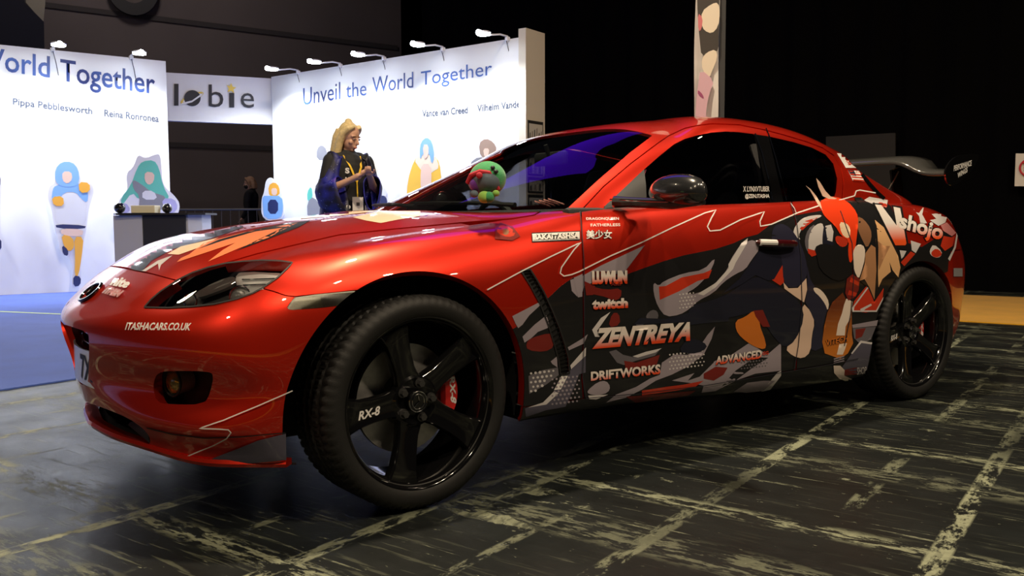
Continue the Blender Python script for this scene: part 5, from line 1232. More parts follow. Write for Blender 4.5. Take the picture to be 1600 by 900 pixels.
# flowing generic shapes of the flank artwork (plain colour masses only)
G6 = lambda k, p, sm=1: D(1080, 330, 3.103, k, p, sm)
Bq_ = lambda k, p, sm=1: D(1180, 280, 4.5, k, p, sm)
Cq = lambda k, p, sm=1: D(1160, 440, 5.0, k, p, sm)
G6('RED2', [(385,330),(440,245),(448,345),(430,360)], 0)
Bq_('LGREY', [(265,360),(300,300),(350,265),(450,250),(470,262),(400,290),(330,340),(300,400),(320,430),(270,400)], 1)
Bq_('RED2', [(310,350),(350,295),(440,268),(400,300),(360,330),(330,360)], 0)
Bq_('DGREY', [(350,480),(345,420),(370,350),(420,312),(400,360),(380,420),(372,520)], 1)
Bq_('LGREY', [(372,500),(372,410),(400,340),(450,308),(478,318),(480,400),(470,470),(440,520),(400,540),(370,520)], 1)
Bq_('RED2', [(365,488),(410,500),(440,495),(425,535),(395,545),(370,520)], 0)
Bq_('NAVY', [(480,330),(500,320),(505,400),(560,460),(520,480),(470,470),(470,400)], 1)
Bq_('LGREY', [(490,330),(530,320),(548,370),(540,440),(505,430)], 0)
G6('NAVY', [(330,190),(440,190),(440,262),(400,330),(370,336),(310,310),(240,356),(150,400),(170,380),(230,330),(280,262)], 0)
G6('BLK', [(335,150),(350,118),(380,108),(420,122),(440,150),(430,175),(340,180)], 1)
G6('NAVY2', [(388,110),(400,72),(435,58),(480,82),(520,140),(545,200),(560,262),(560,322),(520,367),(470,372),(445,340),(440,250),(430,195),(390,180)], 1)
G6('SKIN', [(445,345),(470,374),(515,372),(556,325),(560,380),(545,442),(500,412),(450,375)], 0)
G6('SKIN', [(536,440),(580,488),(597,540),(583,600),(577,682),(540,715),(490,702),(452,665),(500,630),(530,560)], 1)
A('NAVY', [(288,408),(320,375),(450,380),(560,350),(690,300),(765,262),(765,392),(640,402),(560,412),(570,395),(400,404)], 0)
A('NAVY', [(555,480),(600,480),(660,510),(640,540),(580,555),(510,545)], 1)
G6('NAVY', [(-15,462),(100,430),(170,405),(240,358),(310,313),(370,340),(450,380),(530,445),(547,520),(505,625),(452,665),(400,612),(365,560),(320,482),(250,502),(150,522),(-15,548)], 1)
G6('NAVY2', [(560,262),(575,330),(600,370),(640,400),(667,450),(650,500),(637,560),(634,660),(600,677),(578,668),(585,600),(599,540),(577,490),(550,440),(562,380)], 0)
G6('SKINW', [(588,370),(615,372),(645,400),(667,442),(660,485),(648,450),(620,412),(596,392)], 1)
G6('ORG', [(212,530),(260,512),(300,480),(335,490),(325,540),(362,640),(355,672),(300,655),(240,612),(214,575)], 1)
G6('DRED', [(300,482),(345,478),(380,560),(345,560),(310,510)], 0)
Cq(ORGF, [(660,240),(700,160),(780,85),(805,140),(850,160),(852,420),(862,480),(820,560),(760,602),(640,560),(620,470),(635,350)], 0)
Cq('RED2', [(855,210),(870,150),(960,40),(980,30),(1025,160),(1100,50),(1092,130),(1045,222),(960,242),(860,227)], 0)
Cq('LGREY', [(852,205),(975,38),(982,48),(872,196),(866,225),(1040,224),(1098,118),(1094,140),(1046,236),(856,236)], 0)
Cq('LGREY', [(915,215),(1000,172),(1008,185),(960,212),(930,238)], 0)
Cq('GREY', [(853,337),(1055,300),(1045,345),(858,362)], 0)
Cq('DGREY', [(858,365),(1040,350),(1000,450),(940,482),(900,472),(868,440)], 0)
Cq('DRED', [(880,372),(960,362),(930,430),(880,450)], 0)
Cq('SLATE', [(775,665),(920,465),(1010,475),(985,610),(970,690),(880,715),(790,692)], 0)
Cq('LGREY', [(845,560),(920,460),(1010,475),(1006,490),(925,478),(855,565)], 0)
Cq('DRED', [(783,690),(890,668),(890,722),(795,733)], 0)
Cq('SKINW', [(808,132),(857,155),(842,280),(802,350),(796,420),(728,420),(743,330),(773,250),(790,180)], 0)
Cq('SKINW', [(753,488),(812,480),(800,520),(780,570),(733,570),(745,520)], 0)
Cq('SKINW', [(708,655),(760,655),(795,690),(792,732),(870,765),(800,772),(750,752),(713,712)], 0)
for k in range(3): Cq('GREY', [(708,600+k*17),(790,578+k*17),(792,586+k*17),(712,609+k*17)], 0)
Bq_('BLK', [(700,240),(730,150),(790,165),(840,270),(900,325),(965,430),(1015,560),(1025,640),(1005,702),(960,690),(905,702),(872,752),(852,762),(834,860),(790,762),(738,722),(745,560),(720,450)], 0)
Bq_('BRN', [(712,262),(760,282),(810,350),(815,420),(782,490),(750,430),(715,350)], 1)
Bq_('TAN', [(838,288),(900,340),(950,440),(1000,540),(1017,620),(1002,690),(962,640),(940,582),(950,650),(890,702),(863,760),(856,600),(846,450)], 0)
Bq_('BRN2', [(772,520),(812,462),(842,482),(848,640),(834,845),(800,762),(765,702),(728,715),(765,600)], 0)
Bq_('BRN2', [(842,420),(900,470),(945,470),(900,560),(866,640),(856,560)], 0)
Bq_('BLK', [(690,130),(740,130),(790,170),(850,330),(862,480),(858,720),(848,740),(848,480),(835,330),(780,230),(730,180)], 0)
Bq_('BLK', [(410,480),(470,450),(560,470),(650,450),(690,520),(680,640),(640,700),(560,720),(450,640),(430,540)], 1)
Bq_('HAIR', [(452,160),(500,130),(560,122),(650,160),(712,235),(722,300),(705,450),(690,545),(662,600),(648,520),(655,430),(600,400),(560,330),(490,270),(462,225)], 1)
Bq_('RED2', [(560,400),(600,402),(650,430),(640,470),(600,480),(560,440)], 1)
Bq_('CREAM', [(585,300),(640,312),(664,345),(664,405),(640,418),(602,385)], 1)
Bq_('SKIN', [(350,45),(378,75),(410,130),(440,185),(470,225),(455,170),(425,120),(385,70)], 0)
Bq_('SKIN', [(425,-5),(450,20),(490,85),(525,122),(572,138),(530,150),(470,120),(440,55)], 0)
Bq_('SKINW', [(690,482),(730,455),(768,478),(767,560),(742,650),(722,705),(690,640),(680,560)], 1)
Bq_('DRED', [(640,700),(680,668),(732,702),(722,780),(690,835),(650,852),(628,800)], 0)
Bq_('RED2', [(668,690),(725,725),(722,750),(662,720)], 0); Bq_('RED2', [(655,780),(712,800),(700,825),(645,812)], 0)
LAYER[0] = 40
# rear quarter
Bq_('LGREY', [(760,150),(800,125),(930,148),(922,200),(885,188),(830,180)], 0)
Bq_('RED2', [(850,180),(880,160),(930,180),(920,205),(880,205)], 1)
Bq_('LGREY', [(1128,235),(1150,240),(1186,190),(1172,250),(1205,310),(1160,320),(1150,262)], 0)
Bq_('LGREY', [(1238,248),(1280,242),(1352,232),(1345,270),(1335,305),(1285,330),(1225,290),(1270,280)], 0)
Bq_('PINK', [(1300,325),(1345,305),(1410,378),(1380,402),(1320,365)], 0)
Bq_('LGREY', [(1412,380),(1420,400),(1408,480),(1365,575),(1352,560),(1395,480),(1408,410)], 0)
Bq_('RED2', [(1320,400),(1375,410),(1400,400),(1385,470),(1330,505),(1300,470)], 0)
Bq_('LGREY', [(1090,432),(1162,455),(1125,520),(1098,500)], 0)
Bq_('RED2', [(1020,585),(1090,508),(1122,525),(1045,612)], 0)
Bq_('LGREY', [(1012,500),(1060,505),(1040,545),(1025,560)], 0)
Bq_('LGREY', [(1222,500),(1250,455),(1312,508),(1300,548),(1262,553),(1228,532)], 1)
Bq_('RED2', [(1235,510),(1270,485),(1310,515),(1300,545),(1262,552),(1235,535)], 1)
Bq_('BLK', [(820,170),(892,175),(1000,320),(955,185),(1030,195),(1075,462),(1060,500),(965,480),(870,260)], 0)
VJ = grad_mat('logo_fade_red_2', (.80, .75, .70), (.85, .10, .02), .12, .55)
LAYER[0] = 104
Bq_(VJ, [(838,182),(882,186),(990,330),(968,198),(1015,208),(1058,452),(1050,466),(980,466)], 0)
LAYER[0] = 104
def qd(ox, oy, s, p): return C(ox, oy, s, p)
sticker_text('shojo', qd(1180, 280, 4.5, [(1005,378),(1300,468),(1325,325),(1010,235)]), VJ, .035, .1, vm('BLK'), .05, parent=LP, lab='white to orange lettering')
# pinstripe
PIN = [(760,453),(813,424.5),(860,401),(906.6,379),(896,390),(884.7,405.6),(876,418),(874,427),(880,431.5),(892,429),(903.6,424.5),(953,400),(1001.8,379),(1050,356),(1100,333.8),(1117.5,329),(1110,342),(1104,354.6),(1108,361.5),(1124,360),(1156,344),(1193,331.6),(1186,346.6),(1187,354),(1204,351),(1246,333),(1278,322.6)]
strip_px('pinstripe', PIN, 1.9, vm('WHT'), LP, off=.0046, which=0)
strip_px('pinstripe', [(1310,313.5),(1334,306.5),(1336.5,299),(1342,297.5),(1367,302)], 1.8, vm('WHT'), LP, off=.0046)
strip_px('pinstripe', [(1234,318),(1240,326),(1243,334)], 1.2, vm('LGREY'), LP, off=.0046, which=0)
strip_px('pinstripe', [(457,610),(402,635),(350,657),(313,669),(344,670),(358,671),(362,675),(355,684),(335,694.5),(276,720)], 1.8, vm('WHT'), LP, off=.004, which=0, step=4)
D(80, 480, 3.333, 'SLATE', [(1080,690),(1222,656),(1225,792),(1000,812),(790,806),(900,762)], 0)
strip_px('lip_seam', [(230,668),(270,678),(320,684),(380,682),(446,676)], 1.6, MBLACK, bumper, off=.002, which=0)
# bonnet graphics
LAYER[0] = 5
H = lambda k, p, sm=0: D(140, 310, 3.077, k, p, sm, 'bonnet_graphic', 0, 5)
H('BLK', [(112,322),(200,262),(400,180),(600,130),(700,115),(740,140),(600,190),(400,245),(300,300),(252,352)])
H('CREAM', [(375,268),(440,232),(560,205),(620,190),(520,240),(430,272)])
H('SALM', [(480,270),(550,215),(740,165),(950,128),(1000,118),(860,190),(720,240),(570,305),(640,250),(700,215),(520,275),(420,308),(440,288)])
H('BLK', [(620,200),(800,150),(940,122),(1062,107),(1005,140),(860,196),(700,255),(850,180),(930,142),(800,160),(640,205),(520,245)])
H('LGREY', [(252,350),(330,300),(400,275),(345,320),(335,348),(330,315),(270,352)])
H('CREAM', [(1265,92),(1400,62),(1590,44),(1590,86),(1470,106),(1400,120),(1330,108)])
H('CREAM', [(900,95),(1100,72),(1300,62),(1400,60),(1200,84),(1000,100)])
# stickers
LAYER[0] = 50
LAYER[0] = 50
T_ = lambda txt, q, m, bold=.02, sh=0., ol=None, ow=.05, lab=None, cw=1.0, which=0: (LAYER.__setitem__(0, 108), sticker_text(txt, q, m, bold, sh, ol, ow, lab=lab, which=which, cw=cw), LAYER.__setitem__(0, 50))[1]
T_('ITASHACARS.CO.UK', [(197,516),(299,517),(301,505.5),(199,504.5)], vm('WHT'), .03, .2)
T_('nite', [(172,447),(199,452),(208,440),(181,431)], vm('WHT'), .05, .2)
T_('ITMEN', [(160,459),(186,466),(196,456),(170,448)], vm('PINK'), .04, .1, vm('LGREY'), .05)
decal('shield_sticker', [(782,348.5),(774,357),(773,374),(800,376.5),(812.5,370),(801,355)], vm('DRED'), None, 0)
decal('shield_print', [(783,352),(777,358),(776,365),(793,372),(806,368),(799,357)], vm('RED2'), None, 1)
decal('shield_print', disc_pts(790, 363, 5, 5, 12), vm('BRN'), None, 0)
decal('name_sticker', [(830,364.5),(906,361),(906,375.5),(831,379)], vm('BLK'), None, 0); decal('name_sticker', [(831,366),(905,362.5),(905,374),(832,377.5)], vm('WHT'), None, 0)
T_('BAKAITASHSA', [(832.5,376),(904,372.7),(904,364),(832.5,367.6)], vm('WHT'), .05, 0, vm('BLK'), .10)
T_('DRAGONQUEEN', [(915.5,345.6),(966,345.2),(966,340.4),(915,341.2)], vm('WHT'), .02)
T_('FATHERLESS', [(922,355),(968,354.2),(968,349.8),(921.6,350.6)], vm('WHT'), .02)
T_('\u7f8e\u5c11\u5973', [(915,374),(955,373.4),(955,360),(914.5,360.2)], vm('WHT'), .02, 0, vm('BLK'), .05)
T_('LUWUN', [(924,444.5),(979,443.5),(979,422.5),(923.5,423.5)], LOGO, .09, 0, vm('BLK'), .04)
T_('XSEI', [(953,446.5),(969,446),(969,440),(953,440)], vm('DRED'), .03, 0, vm('BLK'), .05)
T_('twitch', [(924,484),(980,481),(980,465.5),(924,467)], LOGO, .06, 0, vm('BLK'), .04)
T_('ZENTREYA', [(924,545),(1077,532),(1081,502.5),(927,513)], LOGO, .05, .25, vm('BLK'), .04)
T_('DRIFTWORKS', [(922,595),(1030.6,584),(1030.6,568.5),(922,580.5)], LOGO, .04, 0, vm('BLK'), .04)
T_('ADVANCED', [(1116.8,570),(1189,559.5),(1189,546),(1116,557)], LOGO, .04, .1, vm('BLK'), .05)
T_('GG', [(1190,555),(1199.5,553.5),(1199.5,548),(1190,549.5)], vm('RED2'), .04)
T_('VITECH', [(1289,541),(1323,533),(1324.5,523.5),(1288.5,531)], vm('ORG'), .03, 0, vm('BLK'), .07)
T_('SHOP', [(1338,585),(1352,583),(1353,572),(1338,573.5)], vm('LGREY'), .02)
T_('X LYNXVTUBER', [(1160,300),(1201,299.5),(1201,291.5),(1160,291.5)], vm('WHT'), .02, which=None); T_('@ZEN.ITASHA', [(1163,311.8),(1201,311.4),(1201,303.2),(1163,303.4)], vm('WHT'), .02, which=None)
F4 = lambda k, p, sm=0, nm='flag_sticker': decal(nm, C(1180, 180, 3.334, p), vm(k), None, sm, step=6)
F4('WHT', [(424,200),(480,204),(524,276),(470,276)]); F4('RED2', C(0, 0, 1, [(486+13*math.cos(t)+4*math.sin(t), 243+20*math.sin(t)) for t in [k*math.pi/8 for k in range(16)]]))
F4('WHT', [(481,287),(540,293),(567,346),(506,341)])
for k in range(4): F4('RED2', [(484+k*7.2,291+k*14.5),(542+k*7,296+k*14.2),(545.5+k*7,303+k*14.2),(487.5+k*7.2,298+k*14.5)], 0, 'flag_stripe')
F4('NAVY2', [(481,287),(512,290),(526,318),(496,315)], 0, 'flag_canton')
# front emblem on the nose
em = empty('nose_emblem', (-.79, 0, .62)); em.parent = car; em.matrix_parent_inverse = Matrix.Translation(-Vector(car.location))
def nose_pt(a, b):   # a: lateral, b: up along the nose
    q = BV.ray_cast(Vector((-1.6, -max(abs(a), .002), .628+b)), Vector((1, 0, 0))); q = (Vector((q[0].x, a, q[0].z)) if q[0] is not None else None,); return (q[0] if q[0] is not None else Vector((-.79, a, .628+b)))+Vector((-.004, 0, .003))
pts = [nose_pt(.062*math.cos(t), .026*math.sin(t)) for t in [2*math.pi*k/32 for k in range(32)]]
bm = bmesh.new(); add_tube(bm, [p for p in pts if p], .006, 6, True); from_bm('emblem_ring', bm, GBLACK, em)
for pp in ([(-.04, .014), (-.015, .006), (0, -.008), (.015, .006), (.04, .014)],):
    bm = bmesh.new(); add_tube(bm, [nose_pt(*p) for p in pp], .005, 6); from_bm('emblem_wing', bm, GBLACK, em)
# plush toy on the dashboard
pt = at_depth(764, 322, 1); 
def at_x(px, py, x): return Vector(at_plane(px, py, (x, 0, 0), (1, 0, 0)))
base = at_z(757, 321, .905); pc = Vector((base[0], base[1], .905)); toy = empty('plush_toy', pc); tag(toy, 'round green and purple plush toy sitting on the dashboard behind the windscreen', 'plush toy')
dtoy = (pc-Vector(CP)).dot(Vector(CF)); S_ = dtoy/FPX
def tp_(px, py, fw=0.0): return Vector(at_depth(px, py, dtoy+fw))
PG = mat('plush_green', (.05, .34, .12), .9, noise=.3, nscale=60, bump=.5, sheen=.3); PL = mat('plush_lime', (.30, .58, .10), .9, noise=.2, nscale=60, sheen=.3); PP = mat('plush_purple', (.20, .05, .42), .9, noise=.3, nscale=50, sheen=.3); PR = mat('plush_red', (.50, .03, .05), .85, noise=.2, nscale=50); PGY = mat('plush_slate', (.12, .16, .20), .9, noise=.3, nscale=40)
bm = bmesh.new(); add_sphere(bm, tp_(762, 279), (29*S_, 29*S_, 27*S_), 28, 18); from_bm('head', bm, PG, toy)
bm = bmesh.new(); add_sphere(bm, tp_(758, 283, -.012), (27.5*S_, 27.5*S_, 22*S_), 24, 16); from_bm('face_patch', bm, PGY, toy)
bm = bmesh.new(); add_sphere(bm, tp_(748, 288, -.035), (16*S_, 10*S_, 12*S_), 20, 14); from_bm('muzzle', bm, PP, toy)
bm = bmesh.new(); add_tube(bm, [tp_(731, 286, -.04), tp_(736, 274, -.055), tp_(750, 268, -.06), tp_(764, 270, -.055), tp_(772, 281, -.045), tp_(778, 296, -.03)], 4*S_, 8); from_bm('strap', bm, PR, toy)
for (a_, b_, c_) in ((749, 274, 6), (770, 262, 4), (775, 268, 4)):
    bm = bmesh.new(); add_sphere(bm, tp_(a_, b_, -.075 if c_ > 5 else -.055), (c_*S_, 3*S_, c_*S_*.8), 12, 8); from_bm('patch', bm, PR if c_ > 5 else MATS['print_black'], toy)
for (a_, b_, c_, m_) in ((757, 308, 11, PL), (764, 308, 10, PG), (775, 302, 6, PL), (741, 303, 7, PGY)):
    bm = bmesh.new(); add_sphere(bm, tp_(a_, b_, -.05), (c_*S_, c_*S_*.8, c_*S_*.85), 16, 12); from_bm('paw', bm, m_, toy)
fl_ = at_z(860, 322, .91); bm = bmesh.new()
for k in range(4): 
    q = Vector(at_z(848+k*7, 322, .91)); add_box(bm, (q.x, q.y, .918+.003*k), (.07, .016, .004), Matrix.Rotation(.25, 3, 'Y')@Matrix.Rotation(.3, 3, 'X'), 0)
o = from_bm('leaflet', bm, mat('leaflet_pink', (.70, .30, .28), .6), smooth=False); tag(o, 'pink and white striped leaflet lying on the dashboard by the windscreen corner', 'leaflet'); o['kind'] = 'stuff'; 

# shut lines stay readable across the print
for pts in ([(906,332),(911,405),(912,519),(909,590),(915,622)], [(1234,318),(1243,345),(1250,400),(1252,480),(1246,540),(1240,576)], [(915,622),(1000,614),(1100,602),(1200,585),(1290,570),(1340,560)], [(1312,330),(1330,380),(1333,430),(1328,490),(1318,540)]):
    strip_px('shut_line', pts, 1.1, MATS['print_black'], LP, off=.0048, which=0)
# ------------------------------------------------------------------ people
SKN = mat('skin', (.62, .36, .25), .5, noise=.08, nscale=20); 
def voxel_obj(name, bm, m, parent, vs, smooth_it=4):
    me = bpy.data.meshes.new(name); bmesh.ops.recalc_face_normals(bm, faces=bm.faces[:]); bm.to_mesh(me); bm.free()
    o = bpy.data.objects.new(name, me); COL.objects.link(o)
    md = o.modifiers.new('r', 'REMESH'); md.mode = 'VOXEL'; md.voxel_size = vs; md.use_smooth_shade = True
    ms = o.modifiers.new('s', 'SMOOTH'); ms.iterations = smooth_it; ms.factor = .5
    bpy.context.view_layer.update(); me2 = bpy.data.meshes.new_from_object(o.evaluated_get(bpy.context.evaluated_depsgraph_get()))
    bpy.data.objects.remove(o); bpy.data.meshes.remove(me); return link(name, me2, m, parent, True)
def person(base, face, H, elbows, hands, label, hair, cloth, legs, shoes, head_turn=0.0, head_down=0.15, mask=None, coat=None, vs=.0055, hairlen=.2):
    base = Vector(base); f = Vector(face); f.z = 0; f.normalize(); r = f.cross(Vector((0, 0, 1))).normalized(); k = H/1.70   # r = the person's right
    root = empty('person', base); tag(root, label, 'person')
    P = lambda a, b, c: base+r*a*k+f*b*k+Vector((0, 0, c*k))
    def limb(bm, pts, rad, seg=12): add_tube(bm, [P(*p) for p in pts], .05, seg, radii=[x*k for x in rad]); [add_sphere(bm, P(*p), (x*k,)*3, 12, 8) for p, x in zip(pts, rad)]
    # head frame
    hf = (f*math.cos(head_turn)+r*math.sin(head_turn)); hf = (hf*math.cos(head_down)-Vector((0, 0, 1))*math.sin(head_down)).normalized(); hr = hf.cross(Vector((0, 0, 1))).normalized(); hu = hr.cross(hf)
    hc = P(0, .03, 1.585); Hd = lambda a, b, c: hc+hr*a*k+hf*b*k+hu*c*k
    R3 = Matrix((hr, hf, hu)).transposed()
    bm = bmesh.new()
    limb(bm, [(0, 0, .93), (0, .005, 1.05), (0, .01, 1.20), (0, 0, 1.34), (0, -.01, 1.42), (0, .0, 1.47), (0, .015, 1.53)], [.125, .105, .125, .125, .07, .05, .05], 16)
    for s in (-1, 1):
        limb(bm, [(0, -.005, 1.39), (s*.09, -.005, 1.395), (s*.165, 0, 1.385)], [.08, .07, .055])
        limb(bm, [(s*.07, .01, 1.30), (s*.08, .0, 1.15), (s*.07, 0, .98)], [.075, .06, .08])
        limb(bm, [(s*.085, 0, .90), (s*.095, .01, .70), (s*.10, .015, .49), (s*.10, -.01, .30), (s*.10, -.02, .09)], [.09, .078, .055, .052, .038])
        limb(bm, [(s*.10, -.03, .05), (s*.11, .05, .035), (s*.115, .13, .03)], [.042, .038, .03])
        e = elbows[0 if s > 0 else 1]; h = hands[0 if s > 0 else 1]; hv = Vector(h); ev = Vector(e); d = (hv-ev).normalized(); wr = hv-d*.07
        limb(bm, [(s*.17, 0, 1.385), tuple((Vector((s*.17, 0, 1.385))+ev)/2), e], [.052, .045, .038]); limb(bm, [e, tuple(ev.lerp(wr, .4)), tuple(wr)], [.038, .036, .026])
        limb(bm, [tuple(wr), tuple(hv)], [.026, .030], 10)
        sd = Vector((0, 0, 1)).cross(d).normalized() if abs(d.z) < .9 else Vector((1, 0, 0)); up = d.cross(sd)*-1
        for q in range(4):
            o_ = sd*(.021-.014*q)+up*.004; L = (.060, .068, .063, .050)[q]
            p0 = hv+o_+d*.012; p1 = p0+d*L*.5; p2 = p1+d*L*.30-up*.014+sd*0; p3 = p2+d*L*.08-up*.018
            limb(bm, [tuple(p0), tuple(p1), tuple(p2), tuple(p3)], [.0095, .009, .0085, .0075], 8)
        p0 = hv+sd*.026-d*.02; limb(bm, [tuple(p0), tuple(p0+sd*.020+d*.025-up*.006), tuple(p0+sd*.022+d*.050-up*.014)], [.012, .0105, .009], 8)
    add_sphere(bm, Hd(0, -.012, .035), (.076*k, .092*k, .090*k), 24, 16, R3); add_sphere(bm, Hd(0, .018, -.030), (.060*k, .068*k, .078*k), 24, 16, R3)
    add_sphere(bm, Hd(0, .052, -.088), (.026*k, .024*k, .020*k), 12, 8, R3)
    add_tube(bm, [Hd(0, .082, .018), Hd(0, .098, -.012), Hd(0, .107, -.026), Hd(0, .090, -.036)], .01, 8, radii=[.009*k, .011*k, .013*k, .008*k])
    for s in (-1, 1):
        add_sphere(bm, Hd(s*.078, -.008, -.008), (.010*k, .020*k, .030*k), 10, 8, R3); add_sphere(bm, Hd(s*.034, .066, .028), (.026*k, .014*k, .010*k), 10, 8, R3)
        add_sphere(bm, Hd(s*.040, .058, -.025), (.024*k, .018*k, .020*k), 10, 8, R3)
    add_tube(bm, [Hd(-.022, .080, -.060), Hd(0, .089, -.057), Hd(.022, .080, -.060)], .007*k, 6); add_tube(bm, [Hd(-.018, .078, -.070), Hd(0, .086, -.071), Hd(.018, .078, -.070)], .007*k, 6)
    body = voxel_obj('body', bm, SKN, root, vs)
    for v in body.data.vertices: v.co.z = max(v.co.z, base.z+.003)
    for s in (-1, 1):
        bm = bmesh.new(); add_sphere(bm, Hd(s*.033, .079, .008), (.014*k, .006*k, .007*k), 10, 8, R3); from_bm('eye', bm, mat('eye_white', (.7, .68, .65), .2), root)
        bm = bmesh.new(); add_sphere(bm, Hd(s*.033, .084, .006), (.006*k, .003*k, .006*k), 8, 6, R3); from_bm('iris', bm, mat('eye_dark', (.03, .05, .06), .15), root)
        bm = bmesh.new(); add_tube(bm, [Hd(s*.016, .086, .027), Hd(s*.034, .085, .033), Hd(s*.052, .073, .028)], .0032*k, 5); from_bm('eyebrow', bm, mat('brow_brown', (.12, .07, .03), .8), root)
        bm = bmesh.new(); add_tube(bm, [Hd(s*.018, .083, .013), Hd(s*.034, .0865, .0165), Hd(s*.050, .075, .011)], .0028*k, 5); from_bm('eyelid', bm, SKN, root)
    bm = bmesh.new(); add_tube(bm, [Hd(-.021, .085, -.064), Hd(0, .0955, -.0635), Hd(.021, .085, -.064)], .0035*k, 6); from_bm('lips', bm, mat('lips', (.50, .16, .14), .4), root)
    # hair
    bm = bmesh.new(); add_sphere(bm, Hd(0, -.028, .048), (.086*k, .092*k, .092*k), 24, 16, R3)
    for s in (-1, 1):
        limbp = [Hd(s*.03, .05, .115), Hd(s*.068, .02, .085), Hd(s*.085, -.015, .03), Hd(s*.084, -.03, -.05), Hd(s*.085, -.03, -.05-hairlen*.5), Hd(s*.080, -.02, -.05-hairlen)]
        add_tube(bm, limbp, .03, 10, radii=[.022*k, .032*k, .034*k, .036*k, .034*k, .014*k] if hairlen > .1 else [.02*k, .028*k, .028*k, .018*k, .012*k, .008*k])
    for a in (-.05, 0, .05): add_tube(bm, [Hd(a, -.08, .05), Hd(a*1.2, -.092, -.02), Hd(a*1.2, -.088, -.08-hairlen*.4), Hd(a, -.085, -.06-hairlen)], .03, 10, radii=[.038*k, .040*k, .036*k, .015*k])
    if hairlen > .1: add_sphere(bm, Hd(0, -.05, .135), (.035*k, .035*k, .028*k), 12, 8, R3)
    voxel_obj('hair', bm, hair, root, .006, 3)
    if mask:
        bm = bmesh.new(); add_sphere(bm, Hd(0, .045, -.045), (.066*k, .062*k, .052*k), 16, 12, R3); from_bm('face_mask', bm, mask, root)
    # shirt, trousers, shoes
    bm = bmesh.new(); limb(bm, [(0, 0, .90), (0, .005, 1.05), (0, .01, 1.20), (0, 0, 1.34), (0, -.012, 1.42)], [.142, .118, .138, .138, .088], 20)
    for s in (-1, 1):
        limb(bm, [(0, -.005, 1.385), (s*.09, -.005, 1.39), (s*.165, 0, 1.38)], [.092, .082, .068]); limb(bm, [(s*.07, .01, 1.30), (s*.08, .0, 1.15), (s*.07, 0, .95)], [.088, .07, .09])
        e = Vector(elbows[0 if s > 0 else 1]); limb(bm, [(s*.17, 0, 1.385), tuple(Vector((s*.17, 0, 1.385)).lerp(e, .55))], [.066, .062])
        if coat is None: limb(bm, [tuple(e), tuple(e.lerp(Vector(hands[0 if s > 0 else 1]), .7))], [.052, .042]); limb(bm, [(s*.17, 0, 1.385), tuple(e)], [.062, .052])
    voxel_obj('shirt', bm, cloth, root, .008, 3)
    bm = bmesh.new()
    for s in (-1, 1): limb(bm, [(s*.06, 0, .96), (s*.085, 0, .88), (s*.095, .01, .70), (s*.10, .015, .49), (s*.10, -.01, .28), (s*.10, -.02, .10)], [.11, .105, .09, .07, .065, .06])
    voxel_obj('trousers', bm, legs, root, .009, 3)
    for s in (-1, 1):
        bm = bmesh.new(); limb(bm, [(s*.10, -.035, .055), (s*.11, .05, .045), (s*.115, .14, .038)], [.052, .048, .038]); 
        for v in bm.verts: v.co.z = max(v.co.z, base.z+.004)
        from_bm('shoe', bm, shoes, root)
    return root, P, Hd, r, f
fc = (-CF*math.cos(.62)+CR*math.sin(.62)); wb = at_depth(546, 330, 7.55)
HAORI = bpy.data.materials.new('galaxy_blue_cloth'); HAORI.use_nodes = True; nt = HAORI.node_tree; b_ = nt.nodes['Principled BSDF']; tc = nt.nodes.new('ShaderNodeTexCoord'); n1 = nt.nodes.new('ShaderNodeTexNoise'); n1.inputs['Scale'].default_value = 4.5; n1.inputs['Detail'].default_value = 5
rp = nt.nodes.new('ShaderNodeValToRGB'); rp.color_ramp.elements[0].position = .42; rp.color_ramp.elements[0].color = (.006, .006, .02, 1); rp.color_ramp.elements[1].position = .60; rp.color_ramp.elements[1].color = (.02, .025, .36, 1); e_ = rp.color_ramp.elements.new(.72); e_.color = (.16, .06, .42, 1)
nt.links.new(tc.outputs['Object'], n1.inputs['Vector']); nt.links.new(n1.outputs['Fac'], rp.inputs[0])
vo = nt.nodes.new('ShaderNodeTexVoronoi'); vo.inputs['Scale'].default_value = 38; nt.links.new(tc.outputs['Object'], vo.inputs['Vector']); lt = nt.nodes.new('ShaderNodeMath'); lt.operation = 'LESS_THAN'; lt.inputs[1].default_value = .12; nt.links.new(vo.outputs['Distance'], lt.inputs[0])
mx = nt.nodes.new('ShaderNodeMix'); mx.data_type = 'RGBA'; nt.links.new(lt.outputs[0], mx.inputs[0]); nt.links.new(rp.outputs[0], mx.inputs[6]); mx.inputs[7].default_value = (.4, .45, .8, 1); nt.links.new(mx.outputs[2], b_.inputs['Base Color']); b_.inputs['Roughness'].default_value = .55
EL = [(.25, .02, 1.11), (-.25, .0, 1.12)]; HN_ = [(.055, .30, 1.24), (-.030, .33, 1.27)]
root, P, Hd, r_, f_ = person((wb[0], wb[1], .008), fc, 1.68, EL, HN_, 'blonde woman in a galaxy-print blue open robe, looking down at her hands, yellow lanyard', mat('blonde_hair', (.68, .54, .27), .5, noise=.35, nscale=45, bump=.6, bscale=120), mat('black_tshirt', (.012, .012, .013), .8), mat('grey_trousers', (.10, .11, .13), .8), mat('dark_shoes', (.02, .02, .02), .5), head_turn=-.45, head_down=.30, coat=True, hairlen=.20)
k = 1.68/1.70
